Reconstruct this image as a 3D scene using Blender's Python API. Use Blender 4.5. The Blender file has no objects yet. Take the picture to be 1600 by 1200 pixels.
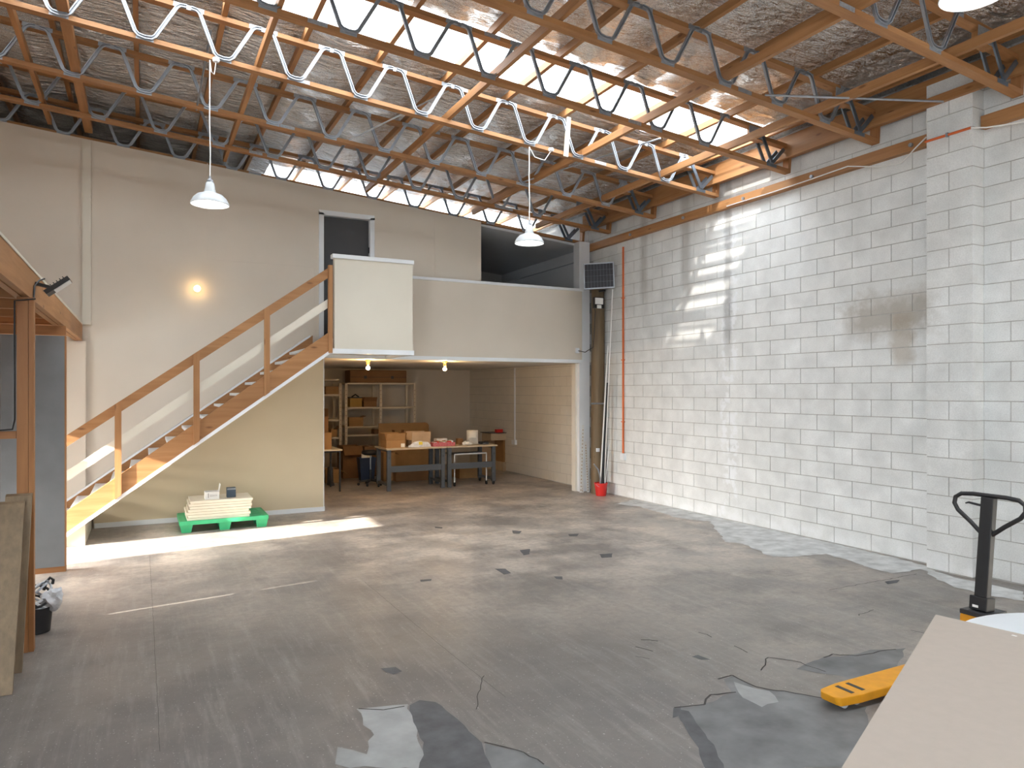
import bpy, bmesh, math, random
from mathutils import Vector, Matrix, noise
random.seed(7)
S = bpy.context.scene
COL = S.collection

# ------------------------------------------------------------------ camera
F, HZ, CH = 1121.0, 610.0, 1.80            # focal length and horizon in px of the 1600x1200 frame, eye height
TH = math.atan(577 / F); CT, ST = math.cos(TH), math.sin(TH)
cam_d = bpy.data.cameras.new('camera'); cam = bpy.data.objects.new('camera', cam_d); COL.objects.link(cam)
cam_d.sensor_width = 36.0; cam_d.lens = F / 1600 * 36
cam_d.shift_y = (HZ - 600) / 1600; cam_d.clip_start = 0.05
cam.location = (0, 0, CH); cam.rotation_euler = (math.pi / 2, 0, -TH)
S.camera = cam
# ------------------------------------------------------------------ view
S.view_settings.view_transform = 'Standard'; S.view_settings.look = 'None'
S.view_settings.gamma = 1.0; S.view_settings.use_curve_mapping = False
S.view_settings.exposure = 2.45
S.cycles.use_denoising = True
S.cycles.max_bounces = 10; S.cycles.diffuse_bounces = 6; S.cycles.glossy_bounces = 4
S.cycles.transparent_max_bounces = 8; S.cycles.sample_clamp_indirect = 6.0
S.cycles.caustics_reflective = False; S.cycles.caustics_refractive = False
# ------------------------------------------------------------------ sky, sun, daylight openings
W = bpy.data.worlds.new('sky'); S.world = W; W.use_nodes = True
W.node_tree.nodes['Background'].inputs[0].default_value = (0.82, 0.92, 1.0, 1)
W.node_tree.nodes['Background'].inputs[1].default_value = 1.75
SUN_DIR = Vector((1, 0.157, -0.36))
sl = bpy.data.lights.new('sun', 'SUN'); sl.energy = 8.0; sl.angle = math.radians(0.53); sl.color = (1, 0.93, 0.82)
so = bpy.data.objects.new('sun', sl); COL.objects.link(so); so.location = (-20, -3, 12)
so.rotation_euler = SUN_DIR.to_track_quat('-Z', 'Y').to_euler()

def portal(name, loc, sx, sy, direction):
    l = bpy.data.lights.new(name, 'AREA'); l.shape = 'RECTANGLE'; l.size = sx; l.size_y = sy
    l.cycles.is_portal = True
    o = bpy.data.objects.new(name, l); COL.objects.link(o); o.location = loc
    o.rotation_euler = Vector(direction).to_track_quat('-Z', 'Y').to_euler()
XL, XW, YF, YB = -3.2, 7.21, -4.0, 16.3      # left wall, block wall, front wall, rear wall under the mezzanine
SKY = [(6.42, 7.42, XL, 6.95), (12.1, 13.0, 1.8, 6.95), (.77, 1.77, XL, 6.95)]    # y0, y1, x0, x1 of the roof lights
def daylight(name, loc, sx, sy, direction, watts, col):
    l = bpy.data.lights.new(name, 'AREA'); l.shape = 'RECTANGLE'; l.size = sx; l.size_y = sy; l.energy = watts; l.color = col; l.spread = math.radians(62)
    o = bpy.data.objects.new(name, l); COL.objects.link(o); o.location = loc
    o.rotation_euler = Vector(direction).to_track_quat('-Z', 'Y').to_euler()
daylight('daylight_side_door', (XL - .05, 8.74, 1.0), 1.8, 1.0, (1, -.02, -.40), 36, (1, .95, .88))
portal('added_left_opening', (XL - .15, -1.7, 2.1), 4.2, 3.8, (1, 0, 0))  # unseen opening behind the camera, added to brighten the block wall
portal('daylight_roof_light', (1.875, 6.92, 5.72), 10.15, 1.0, (0, 0, -1))
portal('daylight_roof_light_front', (1.875, 1.27, 5.72), 10.15, 1.0, (0, 0, -1))
portal('daylight_roof_light_rear', (4.375, 12.55, 5.55), 5.15, .9, (0, 0, -1))

# ------------------------------------------------------------------ pixel -> place
def ray(u, v):
    a = (u - 800) / F
    return a * CT + ST, -a * ST + CT, (HZ - v) / F
def onfloor(u, v, z=0.0):
    d = ray(u, v); t = (z - CH) / d[2]; return Vector((d[0] * t, d[1] * t, z))
def onX(u, v, X):
    d = ray(u, v); t = X / d[0]; return Vector((X, d[1] * t, CH + d[2] * t))
def onY(u, v, Y):
    d = ray(u, v); t = Y / d[1]; return Vector((d[0] * t, Y, CH + d[2] * t))
def zb(x): return 5.07 - 0.083 * x          # underside of the roof trusses (falls to the block wall)
TD = 0.45                                   # truss depth
def zt(x): return zb(x) + TD

# ------------------------------------------------------------------ materials
def new_mat(name):
    m = bpy.data.materials.new(name); m.use_nodes = True
    nt = m.node_tree; b = nt.nodes['Principled BSDF']
    return m, nt, b
def N(nt, t, **kw):
    n = nt.nodes.new(t)
    for k, v in kw.items():
        if k in n.inputs: n.inputs[k].default_value = v
        else: setattr(n, k, v)
    return n
def L(nt, a, b): nt.links.new(a, b)
def ramp(nt, fac, stops):
    r = nt.nodes.new('ShaderNodeValToRGB'); L(nt, fac, r.inputs[0])
    cr = r.color_ramp
    while len(cr.elements) < len(stops): cr.elements.new(0.5)
    for e, (p, c) in zip(cr.elements, stops):
        e.position = p; e.color = (c[0], c[1], c[2], 1) if not isinstance(c, (int, float)) else (c, c, c, 1)
    return r.outputs[0]
def mixc(nt, fac, a, b, blend='MIX'):
    n = nt.nodes.new('ShaderNodeMix'); n.data_type = 'RGBA'; n.blend_type = blend
    for s, v in ((0, fac), (6, a), (7, b)):
        if hasattr(v, 'is_linked') or hasattr(v, 'node'): L(nt, v, n.inputs[s])
        elif s == 0: n.inputs[0].default_value = v
        else: n.inputs[s].default_value = (*v, 1)
    return n.outputs[2]
def wpos(nt, scale=(1, 1, 1), obj=False):
    if obj:
        src = nt.nodes.new('ShaderNodeTexCoord').outputs['Object']
    else:
        src = nt.nodes.new('ShaderNodeNewGeometry').outputs['Position']
    mp = nt.nodes.new('ShaderNodeMapping'); mp.inputs['Scale'].default_value = scale
    L(nt, src, mp.inputs[0]); return mp.outputs[0]
def noise_f(nt, vec, scale, detail=4, rough=.55):
    n = N(nt, 'ShaderNodeTexNoise', Scale=scale, Detail=detail, Roughness=rough); L(nt, vec, n.inputs['Vector']); return n.outputs['Fac']
def bump(nt, b, h, strength=.2, dist=.01):
    n = N(nt, 'ShaderNodeBump', Strength=strength, Distance=dist); L(nt, h, n.inputs['Height']); L(nt, n.outputs[0], b.inputs['Normal'])
def plain(name, col, rough=.55, metal=0.0, var=.12, scale=6, bmp=0.0):
    m, nt, b = new_mat(name)
    p = wpos(nt); f = noise_f(nt, p, scale)
    lo = tuple(c * (1 - var) for c in col); hi = tuple(min(1, c * (1 + var)) for c in col)
    L(nt, ramp(nt, f, [(.3, lo), (.7, hi)]), b.inputs['Base Color'])
    b.inputs['Roughness'].default_value = rough; b.inputs['Metallic'].default_value = metal
    if bmp: bump(nt, b, noise_f(nt, p, scale * 12), bmp, .004)
    return m
def wood(name, c1, c2, axis, rough=.6, scale=1.0, knots=True):
    m, nt, b = new_mat(name)
    sc = [22, 22, 22]; sc[axis] = 1.3
    p = wpos(nt, tuple(s * scale for s in sc))
    f = noise_f(nt, p, 1.0, 5, .6)
    col = ramp(nt, f, [(.28, c2), (.5, tuple((a + b_) / 2 for a, b_ in zip(c1, c2))), (.72, c1)])
    big = noise_f(nt, wpos(nt), .9, 2)
    col = mixc(nt, ramp(nt, big, [(.35, 0.0), (.7, .45)]), col, tuple(.62 * v for v in c2))
    if knots:
        ks = [7, 7, 7]; ks[axis] = 2.2
        v = N(nt, 'ShaderNodeTexVoronoi', Scale=1.0); L(nt, wpos(nt, tuple(ks)), v.inputs['Vector'])
        col = mixc(nt, ramp(nt, v.outputs['Distance'], [(.05, .75), (.13, 0.0)]), col, (c2[0] * .35, c2[1] * .28, c2[2] * .22))
    L(nt, col, b.inputs['Base Color']); b.inputs['Roughness'].default_value = rough
    bump(nt, b, f, .15, .003)
    return m
PINE, PINE2 = (.47, .24, .098), (.32, .143, .05)
M = {}
for a, n in enumerate('xyz'):
    M['pine_' + n] = wood('pine_timber_' + n, PINE, PINE2, a)
    M['oregon_' + n] = wood('red_brown_timber_' + n, (.43, .20, .075), (.30, .125, .045), a, knots=False)
    M['rough_' + n] = wood('weathered_board_' + n, (.28, .205, .125), (.18, .128, .08), a)
M['cream'] = plain('cream_painted_lining', (.665, .60, .515), .6, 0, .03, 1.2)
M['cream_hi'] = plain('pale_cream_painted_lining', (.67, .63, .54), .55, 0, .03, 1.0)
M['tan_wall'] = plain('beige_painted_lining', (.62, .52, .36), .6, 0, .04, 1.0)
M['white'] = plain('white_gloss_trim', (.78, .81, .84), .4, 0, .03, 3)
M['ceil_white'] = plain('white_ceiling_paint', (.72, .70, .66), .7, 0, .02, 2)
M['room_grey'] = plain('grey_office_paint', (.60, .61, .63), .7, 0, .03, 2)
M['steel'] = plain('galvanised_steel', (.36, .39, .43), .5, .75, .12, 9)
M['steel_blue'] = plain('dark_galvanised_steel', (.16, .21, .27), .4, .75, .15, 9)
M['plate'] = plain('nail_plate_steel', (.36, .38, .41), .45, .75, .2, 60, .6)
M['bench_steel'] = plain('blue_grey_powder_coat', (.085, .096, .11), .5, .1, .05, 5)
M['dark_steel'] = plain('dark_steel', (.035, .036, .04), .45, .3, .1, 6)
M['black'] = plain('black_plastic', (.010, .010, .012), .5, 0, .2, 8)
M['black_rub'] = plain('black_rubber', (.02, .02, .022), .7, 0, .2, 8)
M['navy'] = plain('navy_plastic', (.018, .035, .085), .45, 0, .15, 4)
M['card'] = plain('brown_cardboard', (.36, .205, .085), .8, 0, .1, 5)
M['card_pale'] = plain('pale_cardboard', (.47, .345, .23), .8, 0, .08, 5)
M['card_dark'] = plain('dark_brown_cardboard', (.23, .115, .045), .8, 0, .12, 5)
M['ochre'] = plain('ochre_plastic_tub', (.42, .235, .03), .55, 0, .06, 4)
M['mdf'] = plain('fawn_board_face', (.425, .36, .305), .62, 0, .025, 20)
M['top'] = plain('laminate_bench_top', (.52, .42, .30), .5, 0, .06, 8)
M['paper'] = plain('white_paper', (.78, .78, .76), .8, 0, .05, 6)
M['gloss_white'] = plain('gloss_white_laminate', (.82, .85, .88), .3, 0, .02, 4)
M['enamel'] = plain('grey_white_enamel', (.50, .53, .55), .35, 0, .03, 4)
M['cell'] = plain('solar_cell_face', (.010, .011, .018), .5, 0, .1, 6)
M['brass'] = plain('brass_lamp_holder', (.55, .38, .14), .4, .2, .05, 6)
M['red'] = plain('red_plastic', (.62, .022, .018), .4, 0, .05, 6)
M['pink'] = plain('pink_packets', (.50, .13, .15), .5, 0, .35, 40)
M['orange'] = plain('orange_conduit', (.62, .13, .03), .5, 0, .05, 6)
M['yellow'] = plain('worn_yellow_enamel', (.75, .33, .012), .45, .1, .08, 14)
M['green'] = plain('green_moulded_plastic', (.045, .42, .185), .45, 0, .1, 8)
M['panel_ivory'] = plain('ivory_coated_panel', (.74, .68, .56), .5, 0, .04, 6)
M['rack_cream'] = plain('cream_enamelled_steel', (.60, .52, .40), .5, .1, .05, 6)
M['slate'] = plain('slate_blue_card', (.055, .085, .12), .55, 0, .08, 5)
M['grey_board'] = plain('grey_fibre_cement_sheet', (.215, .225, .24), .75, 0, .12, 2.5, .15)
M['doorway_dark'] = plain('unlit_doorway_tone', (.055, .057, .063), .6, 0, .04, 2)  # dark tone imitates the unlit room seen through the doorway
M['pole'] = wood('round_timber_pole', (.22, .155, .085), (.12, .08, .042), 2)
M['bag'] = plain('pale_plastic_bag', (.66, .68, .72), .35, 0, .2, 20)
M['dark_label'] = plain('dark_print', (.06, .06, .07), .6, 0, .1, 6)
M['yellow_note'] = plain('yellow_sticker', (.72, .58, .06), .6, 0, .05, 6)

def emit(name, col, strength):
    m, nt, b = new_mat(name); b.inputs['Base Color'].default_value = (*col, 1)
    b.inputs['Emission Color'].default_value = (*col, 1); b.inputs['Emission Strength'].default_value = strength
    return m
M['bulb'] = emit('pendant_bulb', (1, .96, .88), 6.0)
M['bulb_warm'] = emit('warm_bulb', (1, .66, .28), 3.5)
M['bulb_room'] = emit('warm_room_bulb', (1, .62, .27), 115.0)
# translucent ribbed plastic of the roof lights
m, nt, b = new_mat('translucent_roof_sheet')
tr = N(nt, 'ShaderNodeBsdfTransparent'); tr.inputs[0].default_value = (.94, .95, .97, 1)
tl = N(nt, 'ShaderNodeBsdfTranslucent'); tl.inputs[0].default_value = (.95, .96, .98, 1)
mx = N(nt, 'ShaderNodeMixShader'); mx.inputs[0].default_value = .93
L(nt, tr.outputs[0], mx.inputs[1]); L(nt, tl.outputs[0], mx.inputs[2]); L(nt, mx.outputs[0], nt.nodes['Material Output'].inputs[0])
M['skylight'] = m
# crinkled reflective foil with its netting
m, nt, b = new_mat('crinkled_roof_foil')
p = wpos(nt, (1.0, 3.2, 1)); p2 = wpos(nt)
f1 = noise_f(nt, p, 4.5, 5, .6); f2 = noise_f(nt, p2, 1.3, 3)
vo = N(nt, 'ShaderNodeTexVoronoi', Scale=26.0, feature='DISTANCE_TO_EDGE'); L(nt, p2, vo.inputs['Vector'])
net = ramp(nt, vo.outputs['Distance'], [(.015, .6), (.035, 1.0)])
col = ramp(nt, f2, [(.35, (.72, .69, .66)), (.65, (.90, .89, .88))])
L(nt, mixc(nt, 1.0, col, net, 'MULTIPLY'), b.inputs['Base Color'])
b.inputs['Metallic'].default_value = 1.0
L(nt, ramp(nt, f1, [(.3, .10), (.7, .24)]), b.inputs['Roughness']); bump(nt, b, f1, 1.0, .16)
M['foil'] = m
# concrete block face
def block_mat(name, base, stained=True):
    m, nt, b = new_mat(name)
    pos = wpos(nt); oi = nt.nodes.new('ShaderNodeObjectInfo')
    fine = noise_f(nt, pos, 90, 3, .7); mid = noise_f(nt, pos, 3.2, 4)
    lo = tuple(v * .86 for v in base); hi = tuple(min(1, v * 1.1) for v in base)
    c = ramp(nt, mid, [(.3, lo), (.7, hi)])
    c = mixc(nt, ramp(nt, oi.outputs['Random'], [(0, 0.0), (1, .22)]), c, tuple(v * .8 for v in (base[0], base[1] * .98, base[2] * .93)))
    c = mixc(nt, ramp(nt, fine, [(.35, .28), (.6, 0.0)]), c, tuple(v * .55 for v in base))
    if stained:
        sx = N(nt, 'ShaderNodeSeparateXYZ'); L(nt, pos, sx.inputs[0])
        wob = noise_f(nt, pos, 5, 4, .7)
        def band(out, centre, half, soft, wamp):
            a = N(nt, 'ShaderNodeMath', operation='MULTIPLY_ADD'); L(nt, wob, a.inputs[0]); a.inputs[1].default_value = wamp; a.inputs[2].default_value = -centre - wamp / 2
            s_ = N(nt, 'ShaderNodeMath', operation='ADD'); L(nt, out, s_.inputs[0]); L(nt, a.outputs[0], s_.inputs[1])
            ab = N(nt, 'ShaderNodeMath', operation='ABSOLUTE'); L(nt, s_.outputs[0], ab.inputs[0])
            mr = N(nt, 'ShaderNodeMapRange'); L(nt, ab.outputs[0], mr.inputs[0])
            mr.inputs[1].default_value = half; mr.inputs[2].default_value = half + soft; mr.inputs[3].default_value = 1; mr.inputs[4].default_value = 0
            return mr.outputs[0]
        def mul(a, b_, k=1.0):
            n = N(nt, 'ShaderNodeMath', operation='MULTIPLY'); L(nt, a, n.inputs[0])
            if isinstance(b_, float): n.inputs[1].default_value = b_
            else: L(nt, b_, n.inputs[1])
            return n.outputs[0]
        # damp brown stain beside the pier, and its drip
        st = mul(mul(band(sx.outputs[1], 5.02, .38, .3, .5), band(sx.outputs[2], 2.62, .1, .2, .35)), .75)
        c = mixc(nt, mul(st, .95), c, (.33, .295, .245))
        st2 = mul(mul(band(sx.outputs[1], 4.9, .07, .1, .25), band(sx.outputs[2], 2.35, .2, .15, .2)), .6)
        c = mixc(nt, mul(st2, .8), c, (.33, .26, .18))
        # damp control joint with white bloom either side
        bl = mul(band(sx.outputs[1], 7.45, .12, .05, .32), ramp(nt, noise_f(nt, pos, 7, 4), [(.48, 0.0), (.56, .8)]))
        c = mixc(nt, bl, c, (.80, .82, .84))
        ju = mul(band(sx.outputs[1], 7.47, .035, .06, .16), band(sx.outputs[2], 3.6, 1.0, .5, .4))
        c = mixc(nt, mul(ju, .6), c, (.30, .30, .30))
        # grubby vertical strips by the corner and white bloom along the foot
        for yc in (9.35, 8.35):
            c = mixc(nt, mul(mul(band(sx.outputs[1], yc, .05, .08, .1), band(sx.outputs[2], 4.0, .5, .5, .2)), .45), c, (.30, .285, .26))
        ft = mul(band(sx.outputs[2], 0.0, .06, .12, .3), ramp(nt, noise_f(nt, pos, 4, 4), [(.45, 0.0), (.6, .85)]))
        c = mixc(nt, ft, c, (.78, .79, .80))
    L(nt, c, b.inputs['Base Color']); b.inputs['Roughness'].default_value = .9
    bump(nt, b, fine, .35, .004)
    return m
M['block'] = block_mat('grey_concrete_block', (.76, .775, .77))
M['block_paint'] = plain('painted_block', (.70, .66, .585), .7, 0, .04, 3)
M['mortar'] = plain('grey_mortar', (.44, .43, .41), .95, 0, .12, 12, .4)
# worn sheet flooring
m, nt, b = new_mat('worn_grey_brown_flooring')
pos = wpos(nt)
big = noise_f(nt, pos, .45, 3); mid = noise_f(nt, pos, 1.7, 5, .6); fin = noise_f(nt, pos, 16, 5, .65)
rot = nt.nodes.new('ShaderNodeMapping'); rot.inputs['Rotation'].default_value = (0, 0, .06); rot.inputs['Scale'].default_value = (6.5, .55, 1)
L(nt, pos, rot.inputs[0]); scr = noise_f(nt, rot.outputs[0], 2.2, 6, .7)
rot2 = nt.nodes.new('ShaderNodeMapping'); rot2.inputs['Rotation'].default_value = (0, 0, .9); rot2.inputs['Scale'].default_value = (1.2, 6, 1)
L(nt, pos, rot2.inputs[0]); scr2 = noise_f(nt, rot2.outputs[0], 1.6, 5, .7)
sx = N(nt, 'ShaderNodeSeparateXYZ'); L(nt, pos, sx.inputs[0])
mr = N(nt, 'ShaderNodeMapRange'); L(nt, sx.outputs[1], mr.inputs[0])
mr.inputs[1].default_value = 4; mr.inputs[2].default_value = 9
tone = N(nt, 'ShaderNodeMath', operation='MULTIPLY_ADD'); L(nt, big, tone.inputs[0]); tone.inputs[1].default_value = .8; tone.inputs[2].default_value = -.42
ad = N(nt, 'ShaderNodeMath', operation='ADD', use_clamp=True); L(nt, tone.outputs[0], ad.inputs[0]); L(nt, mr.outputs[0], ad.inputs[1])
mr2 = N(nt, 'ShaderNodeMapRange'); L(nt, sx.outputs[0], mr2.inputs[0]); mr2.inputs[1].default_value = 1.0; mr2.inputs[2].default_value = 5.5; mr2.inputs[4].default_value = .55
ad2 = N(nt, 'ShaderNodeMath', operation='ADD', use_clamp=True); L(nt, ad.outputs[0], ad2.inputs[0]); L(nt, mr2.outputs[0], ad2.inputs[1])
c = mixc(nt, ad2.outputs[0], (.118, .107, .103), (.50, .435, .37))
blo = noise_f(nt, pos, .95, 6, .68)
c = mixc(nt, ramp(nt, blo, [(.40, .85), (.57, 0.0)]), c, (.145, .132, .126))
c = mixc(nt, ramp(nt, mid, [(.38, .55), (.56, 0.0)]), c, (.19, .172, .16))
c = mixc(nt, ramp(nt, scr, [(.5, 0.0), (.74, .30)]), c, (.46, .43, .40))
c = mixc(nt, ramp(nt, scr2, [(.56, 0.0), (.72, .38)]), c, (.13, .12, .115))
c = mixc(nt, ramp(nt, fin, [(.38, .3), (.56, 0.0)]), c, (.14, .128, .12))
vs_ = N(nt, 'ShaderNodeTexNoise', Scale=70.0, Detail=2.0); L(nt, pos, vs_.inputs['Vector'])
c = mixc(nt, ramp(nt, vs_.outputs['Fac'], [(.66, 0.0), (.74, .6)]), c, (.6, .58, .55))
L(nt, c, b.inputs['Base Color'])
L(nt, ramp(nt, mid, [(.3, .34), (.7, .52)]), b.inputs['Roughness']); bump(nt, b, fin, .12, .004)
M['floor'] = m
M['floor_dark'] = plain('dark_bare_concrete', (.085, .085, .09), .65, 0, .25, 9, .1)
M['floor_pale'] = plain('pale_bare_concrete', (.30, .30, .295), .7, 0, .2, 4, .1)
M['floor_mid'] = plain('scuffed_bare_concrete', (.155, .155, .155), .65, 0, .35, 3.5, .1)
M['floor_seam'] = plain('seam_grime', (.045, .04, .037), .8)
M['dust'] = plain('white_lime_dust', (.52, .525, .52), .9, 0, .25, 6, .2)

# ------------------------------------------------------------------ mesh helpers
def box(bm, x0, x1, y0, y1, z0, z1):
    v = [bm.verts.new((x, y, z)) for z in (z0, z1) for y in (y0, y1) for x in (x0, x1)]
    for f in ((0, 2, 3, 1), (4, 5, 7, 6), (0, 1, 5, 4), (2, 6, 7, 3), (0, 4, 6, 2), (1, 3, 7, 5)):
        bm.faces.new([v[i] for i in f])
def prism(bm, pts, axis, a0, a1):
    """closed polygon pts extruded along an axis: 0 pts=(y,z), 1 pts=(x,z), 2 pts=(x,y)"""
    def mk(p, a):
        return (a, p[0], p[1]) if axis == 0 else (p[0], a, p[1]) if axis == 1 else (p[0], p[1], a)
    A = [bm.verts.new(mk(p, a0)) for p in pts]; B = [bm.verts.new(mk(p, a1)) for p in pts]
    bm.faces.new(A[::-1]); bm.faces.new(B); n = len(pts)
    for i in range(n): bm.faces.new((A[i], A[(i + 1) % n], B[(i + 1) % n], B[i]))
def tube(bm, pts, r, seg=8, cap=True):
    pts = [Vector(p) for p in pts]; rings = []; up = None
    for i, p in enumerate(pts):
        d = (pts[min(i + 1, len(pts) - 1)] - pts[max(i - 1, 0)]).normalized()
        if up is None:
            up = Vector((0, 0, 1)) if abs(d.z) < .9 else Vector((1, 0, 0))
        s_ = d.cross(up).normalized(); up = s_.cross(d).normalized()
        rr = r[i] if isinstance(r, (list, tuple)) else r
        rings.append([bm.verts.new(p + rr * (math.cos(t) * s_ + math.sin(t) * up)) for t in [2 * math.pi * k / seg for k in range(seg)]])
    for a, b_ in zip(rings, rings[1:]):
        for k in range(seg): bm.faces.new((a[k], a[(k + 1) % seg], b_[(k + 1) % seg], b_[k]))
    if cap: bm.faces.new(rings[0][::-1]); bm.faces.new(rings[-1])
def lathe(bm, prof, c=(0, 0, 0), seg=28):
    rings = []
    for r, z in prof:
        if r < 1e-5: rings.append([bm.verts.new((c[0], c[1], c[2] + z))])
        else: rings.append([bm.verts.new((c[0] + r * math.cos(2 * math.pi * k / seg), c[1] + r * math.sin(2 * math.pi * k / seg), c[2] + z)) for k in range(seg)])
    for a, b_ in zip(rings, rings[1:]):
        for k in range(seg):
            k2 = (k + 1) % seg
            if len(a) == 1 and len(b_) == 1: continue
            if len(a) == 1: bm.faces.new((a[0], b_[k2], b_[k]))
            elif len(b_) == 1: bm.faces.new((a[k], a[k2], b_[0]))
            else: bm.faces.new((a[k], a[k2], b_[k2], b_[k]))
def mesh(name, bm, mat, smooth=False, bevel=0.0):
    bmesh.ops.recalc_face_normals(bm, faces=bm.faces)
    if bevel:
        bmesh.ops.bevel(bm, geom=[e for e in bm.edges if e.calc_face_angle(0) > .5], offset=bevel, segments=2, affect='EDGES', profile=.6)
    me = bpy.data.meshes.new(name); bm.to_mesh(me); bm.free()
    me.materials.append(mat if not isinstance(mat, str) else M[mat])
    if smooth:
        for p_ in me.polygons: p_.use_smooth = True
        try: me.set_sharp_from_angle(angle=math.radians(40))
        except Exception: pass
    return me
def link(name, me, parent=None, loc=None, rot=None):
    o = bpy.data.objects.new(name, me); COL.objects.link(o)
    if loc is not None: o.location = loc
    if rot is not None: o.rotation_euler = rot
    if parent is not None: o.parent = parent
    return o
def obj(name, bm, mat, parent=None, smooth=False, bevel=0.0):
    """mesh drawn in world coordinates; under a parent it keeps its place"""
    o = link(name, mesh(name, bm, mat, smooth, bevel), parent)
    if parent is not None:
        o.matrix_parent_inverse = world_of(parent).inverted()
    return o
def world_of(o):
    m_ = o.matrix_basis.copy()
    if o.parent is not None: m_ = world_of(o.parent) @ o.matrix_parent_inverse @ m_
    return m_
def tag(o, label, cat, group=None):
    o['label'] = label; o['category'] = cat
    if group: o['group'] = group
    return o
def thing(name, label, cat, loc=(0, 0, 0), group=None, rot=(0, 0, 0)):
    o = bpy.data.objects.new(name, None); COL.objects.link(o); o.location = loc; o.rotation_euler = rot
    o.empty_display_size = .1
    return tag(o, label, cat, group)
def struct(o): o['kind'] = 'structure'; return o
def B(name, mat, parent, *boxes, bevel=0.0):
    bm = bmesh.new()
    for b_ in boxes: box(bm, *b_)
    return obj(name, bm, mat, parent, bevel=bevel)
def T(name, mat, parent, pts, r, seg=8):
    bm = bmesh.new(); tube(bm, pts, r, seg); return obj(name, bm, mat, parent, smooth=True)

# ================================================================== THE SHELL
floor = struct(B('floor', 'floor', None, (XL - 1, XW + .4, YF - 3, YB + .1, -.15, 0)))
def patch(name, mat, pix, z=.0015, amp=.03):
    pts = [onfloor(u, v) for u, v in pix]; out = []
    for i, p_ in enumerate(pts):
        q = pts[(i + 1) % len(pts)]; n_ = max(1, int((q - p_).length / .06))
        for k in range(n_):
            w = p_.lerp(q, k / n_); d = noise.noise_vector(w * 9) * amp
            out.append((w.x + d.x, w.y + d.y))
    bm = bmesh.new(); vs = [bm.verts.new((x, y, z)) for x, y in out]; f = bm.faces.new(vs)
    bmesh.ops.triangulate(bm, faces=[f])
    return obj(name, bm, mat, floor)
patch('bare_patch', 'floor_pale', [(560, 1108), (635, 1100), (650, 1130), (660, 1200), (545, 1200), (520, 1195), (530, 1168), (575, 1178), (582, 1150)])
patch('bare_patch', 'floor_dark', [(640, 1102), (655, 1094), (680, 1097), (715, 1125), (752, 1162), (765, 1190), (770, 1215), (650, 1215), (662, 1160), (645, 1128)], .002, .02)
patch('bare_patch', 'floor_mid', [(757, 1163), (815, 1172), (850, 1195), (900, 1215), (770, 1215)], .001)
patch('bare_patch', 'floor_mid', [(1053, 1108), (1100, 1100), (1145, 1085), (1130, 1062), (1150, 1058), (1180, 1075), (1240, 1083), (1300, 1095), (1360, 1105), (1340, 1200), (1120, 1200), (1085, 1150)], .0015)
patch('bare_patch', 'floor_dark', [(1056, 1110), (1075, 1112), (1115, 1165), (1135, 1215), (1110, 1215), (1080, 1150)], .0025, .02)
patch('bare_patch', 'floor_pale', [(1145, 1066), (1200, 1080), (1215, 1098), (1190, 1105), (1160, 1092)], .003, .03)
patch('bare_patch', 'floor_mid', [(1287, 1027), (1330, 1024), (1365, 1016), (1415, 1014), (1400, 1060), (1330, 1060), (1240, 1045)], .0015)
for px in ([(800, 829), (815, 830), (812, 834), (802, 834)], [(812, 860), (828, 858), (828, 866), (818, 868)], [(936, 866), (957, 865), (957, 871), (940, 872)],
           [(773, 889), (789, 889), (799, 896), (788, 898)], [(888, 835), (904, 834), (902, 838), (890, 838)], [(865, 901), (878, 901), (880, 906), (870, 905)],
           [(657, 906), (675, 905), (674, 908), (658, 909)], [(680, 823), (692, 824), (691, 826), (680, 825)], [(595, 1045), (618, 1043), (629, 1049), (615, 1054), (603, 1050)],
           [(1095, 1031), (1080, 1026), (1090, 1024), (1110, 1031)], [(1382, 909), (1405, 906), (1402, 911), (1388, 913)], [(1052, 1108), (1062, 1104), (1064, 1118), (1053, 1122)]):
    patch('dark_scuff', 'floor_dark', px, .002, .012)
def seam(pix, w=.006):
    raw = [onfloor(u, v) for u, v in pix]; pts = []
    for a, b_ in zip(raw, raw[1:]):
        k_ = max(1, int((b_ - a).length / .05))
        for k in range(k_):
            w_ = a.lerp(b_, k / k_); d_ = noise.noise_vector(w_ * 14) * (.022 if w > .0045 else .004); pts.append(Vector((w_.x + d_.x, w_.y + d_.y, 0)))
    pts.append(raw[-1])
    bm = bmesh.new()
    for a, b_ in zip(pts, pts[1:]):
        d = (b_ - a).normalized(); n_ = Vector((-d.y, d.x, 0)) * w / 2
        vs = [bm.verts.new((q.x, q.y, .0022)) for q in (a - n_, b_ - n_, b_ + n_, a + n_)]; bm.faces.new(vs)
    return obj('sheet_seam', bm, 'floor_seam', floor)
for px, w in (([(1295, 922), (1340, 914), (1432, 897)], .006), ([(1190, 1048), (1200, 1027), (1250, 1035), (1290, 1050)], .008), ([(755, 1055), (744, 1109)], .005),
              ([(560, 1108), (600, 1109), (632, 1104)], .01), ([(752, 1160), (790, 1168), (818, 1176), (850, 1195)], .008), ([(1287, 1028), (1300, 1023), (1340, 1025), (1372, 1018), (1400, 1015)], .012),
              ([(1120, 1061), (1145, 1055), (1155, 1060), (1180, 1074), (1240, 1083), (1290, 1092)], .012), ([(1053, 1107), (1100, 1100), (1110, 1086), (1150, 1082)], .012),
              ([(234, 868), (240, 980), (250, 1175)], .0018), ([(570, 910), (690, 1010), (790, 1090)], .002), ([(1093, 988), (1112, 996)], .008), ([(1145, 1009), (1168, 1020)], .008),
              ([(1002, 1000), (1028, 1002)], .012), ([(992, 1011), (1020, 1018)], .01), ([(993, 1025), (1015, 1030)], .006), ([(1340, 962), (1365, 953)], .006), ([(1425, 985), (1445, 990)], .008)):
    seam(px, w)
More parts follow.
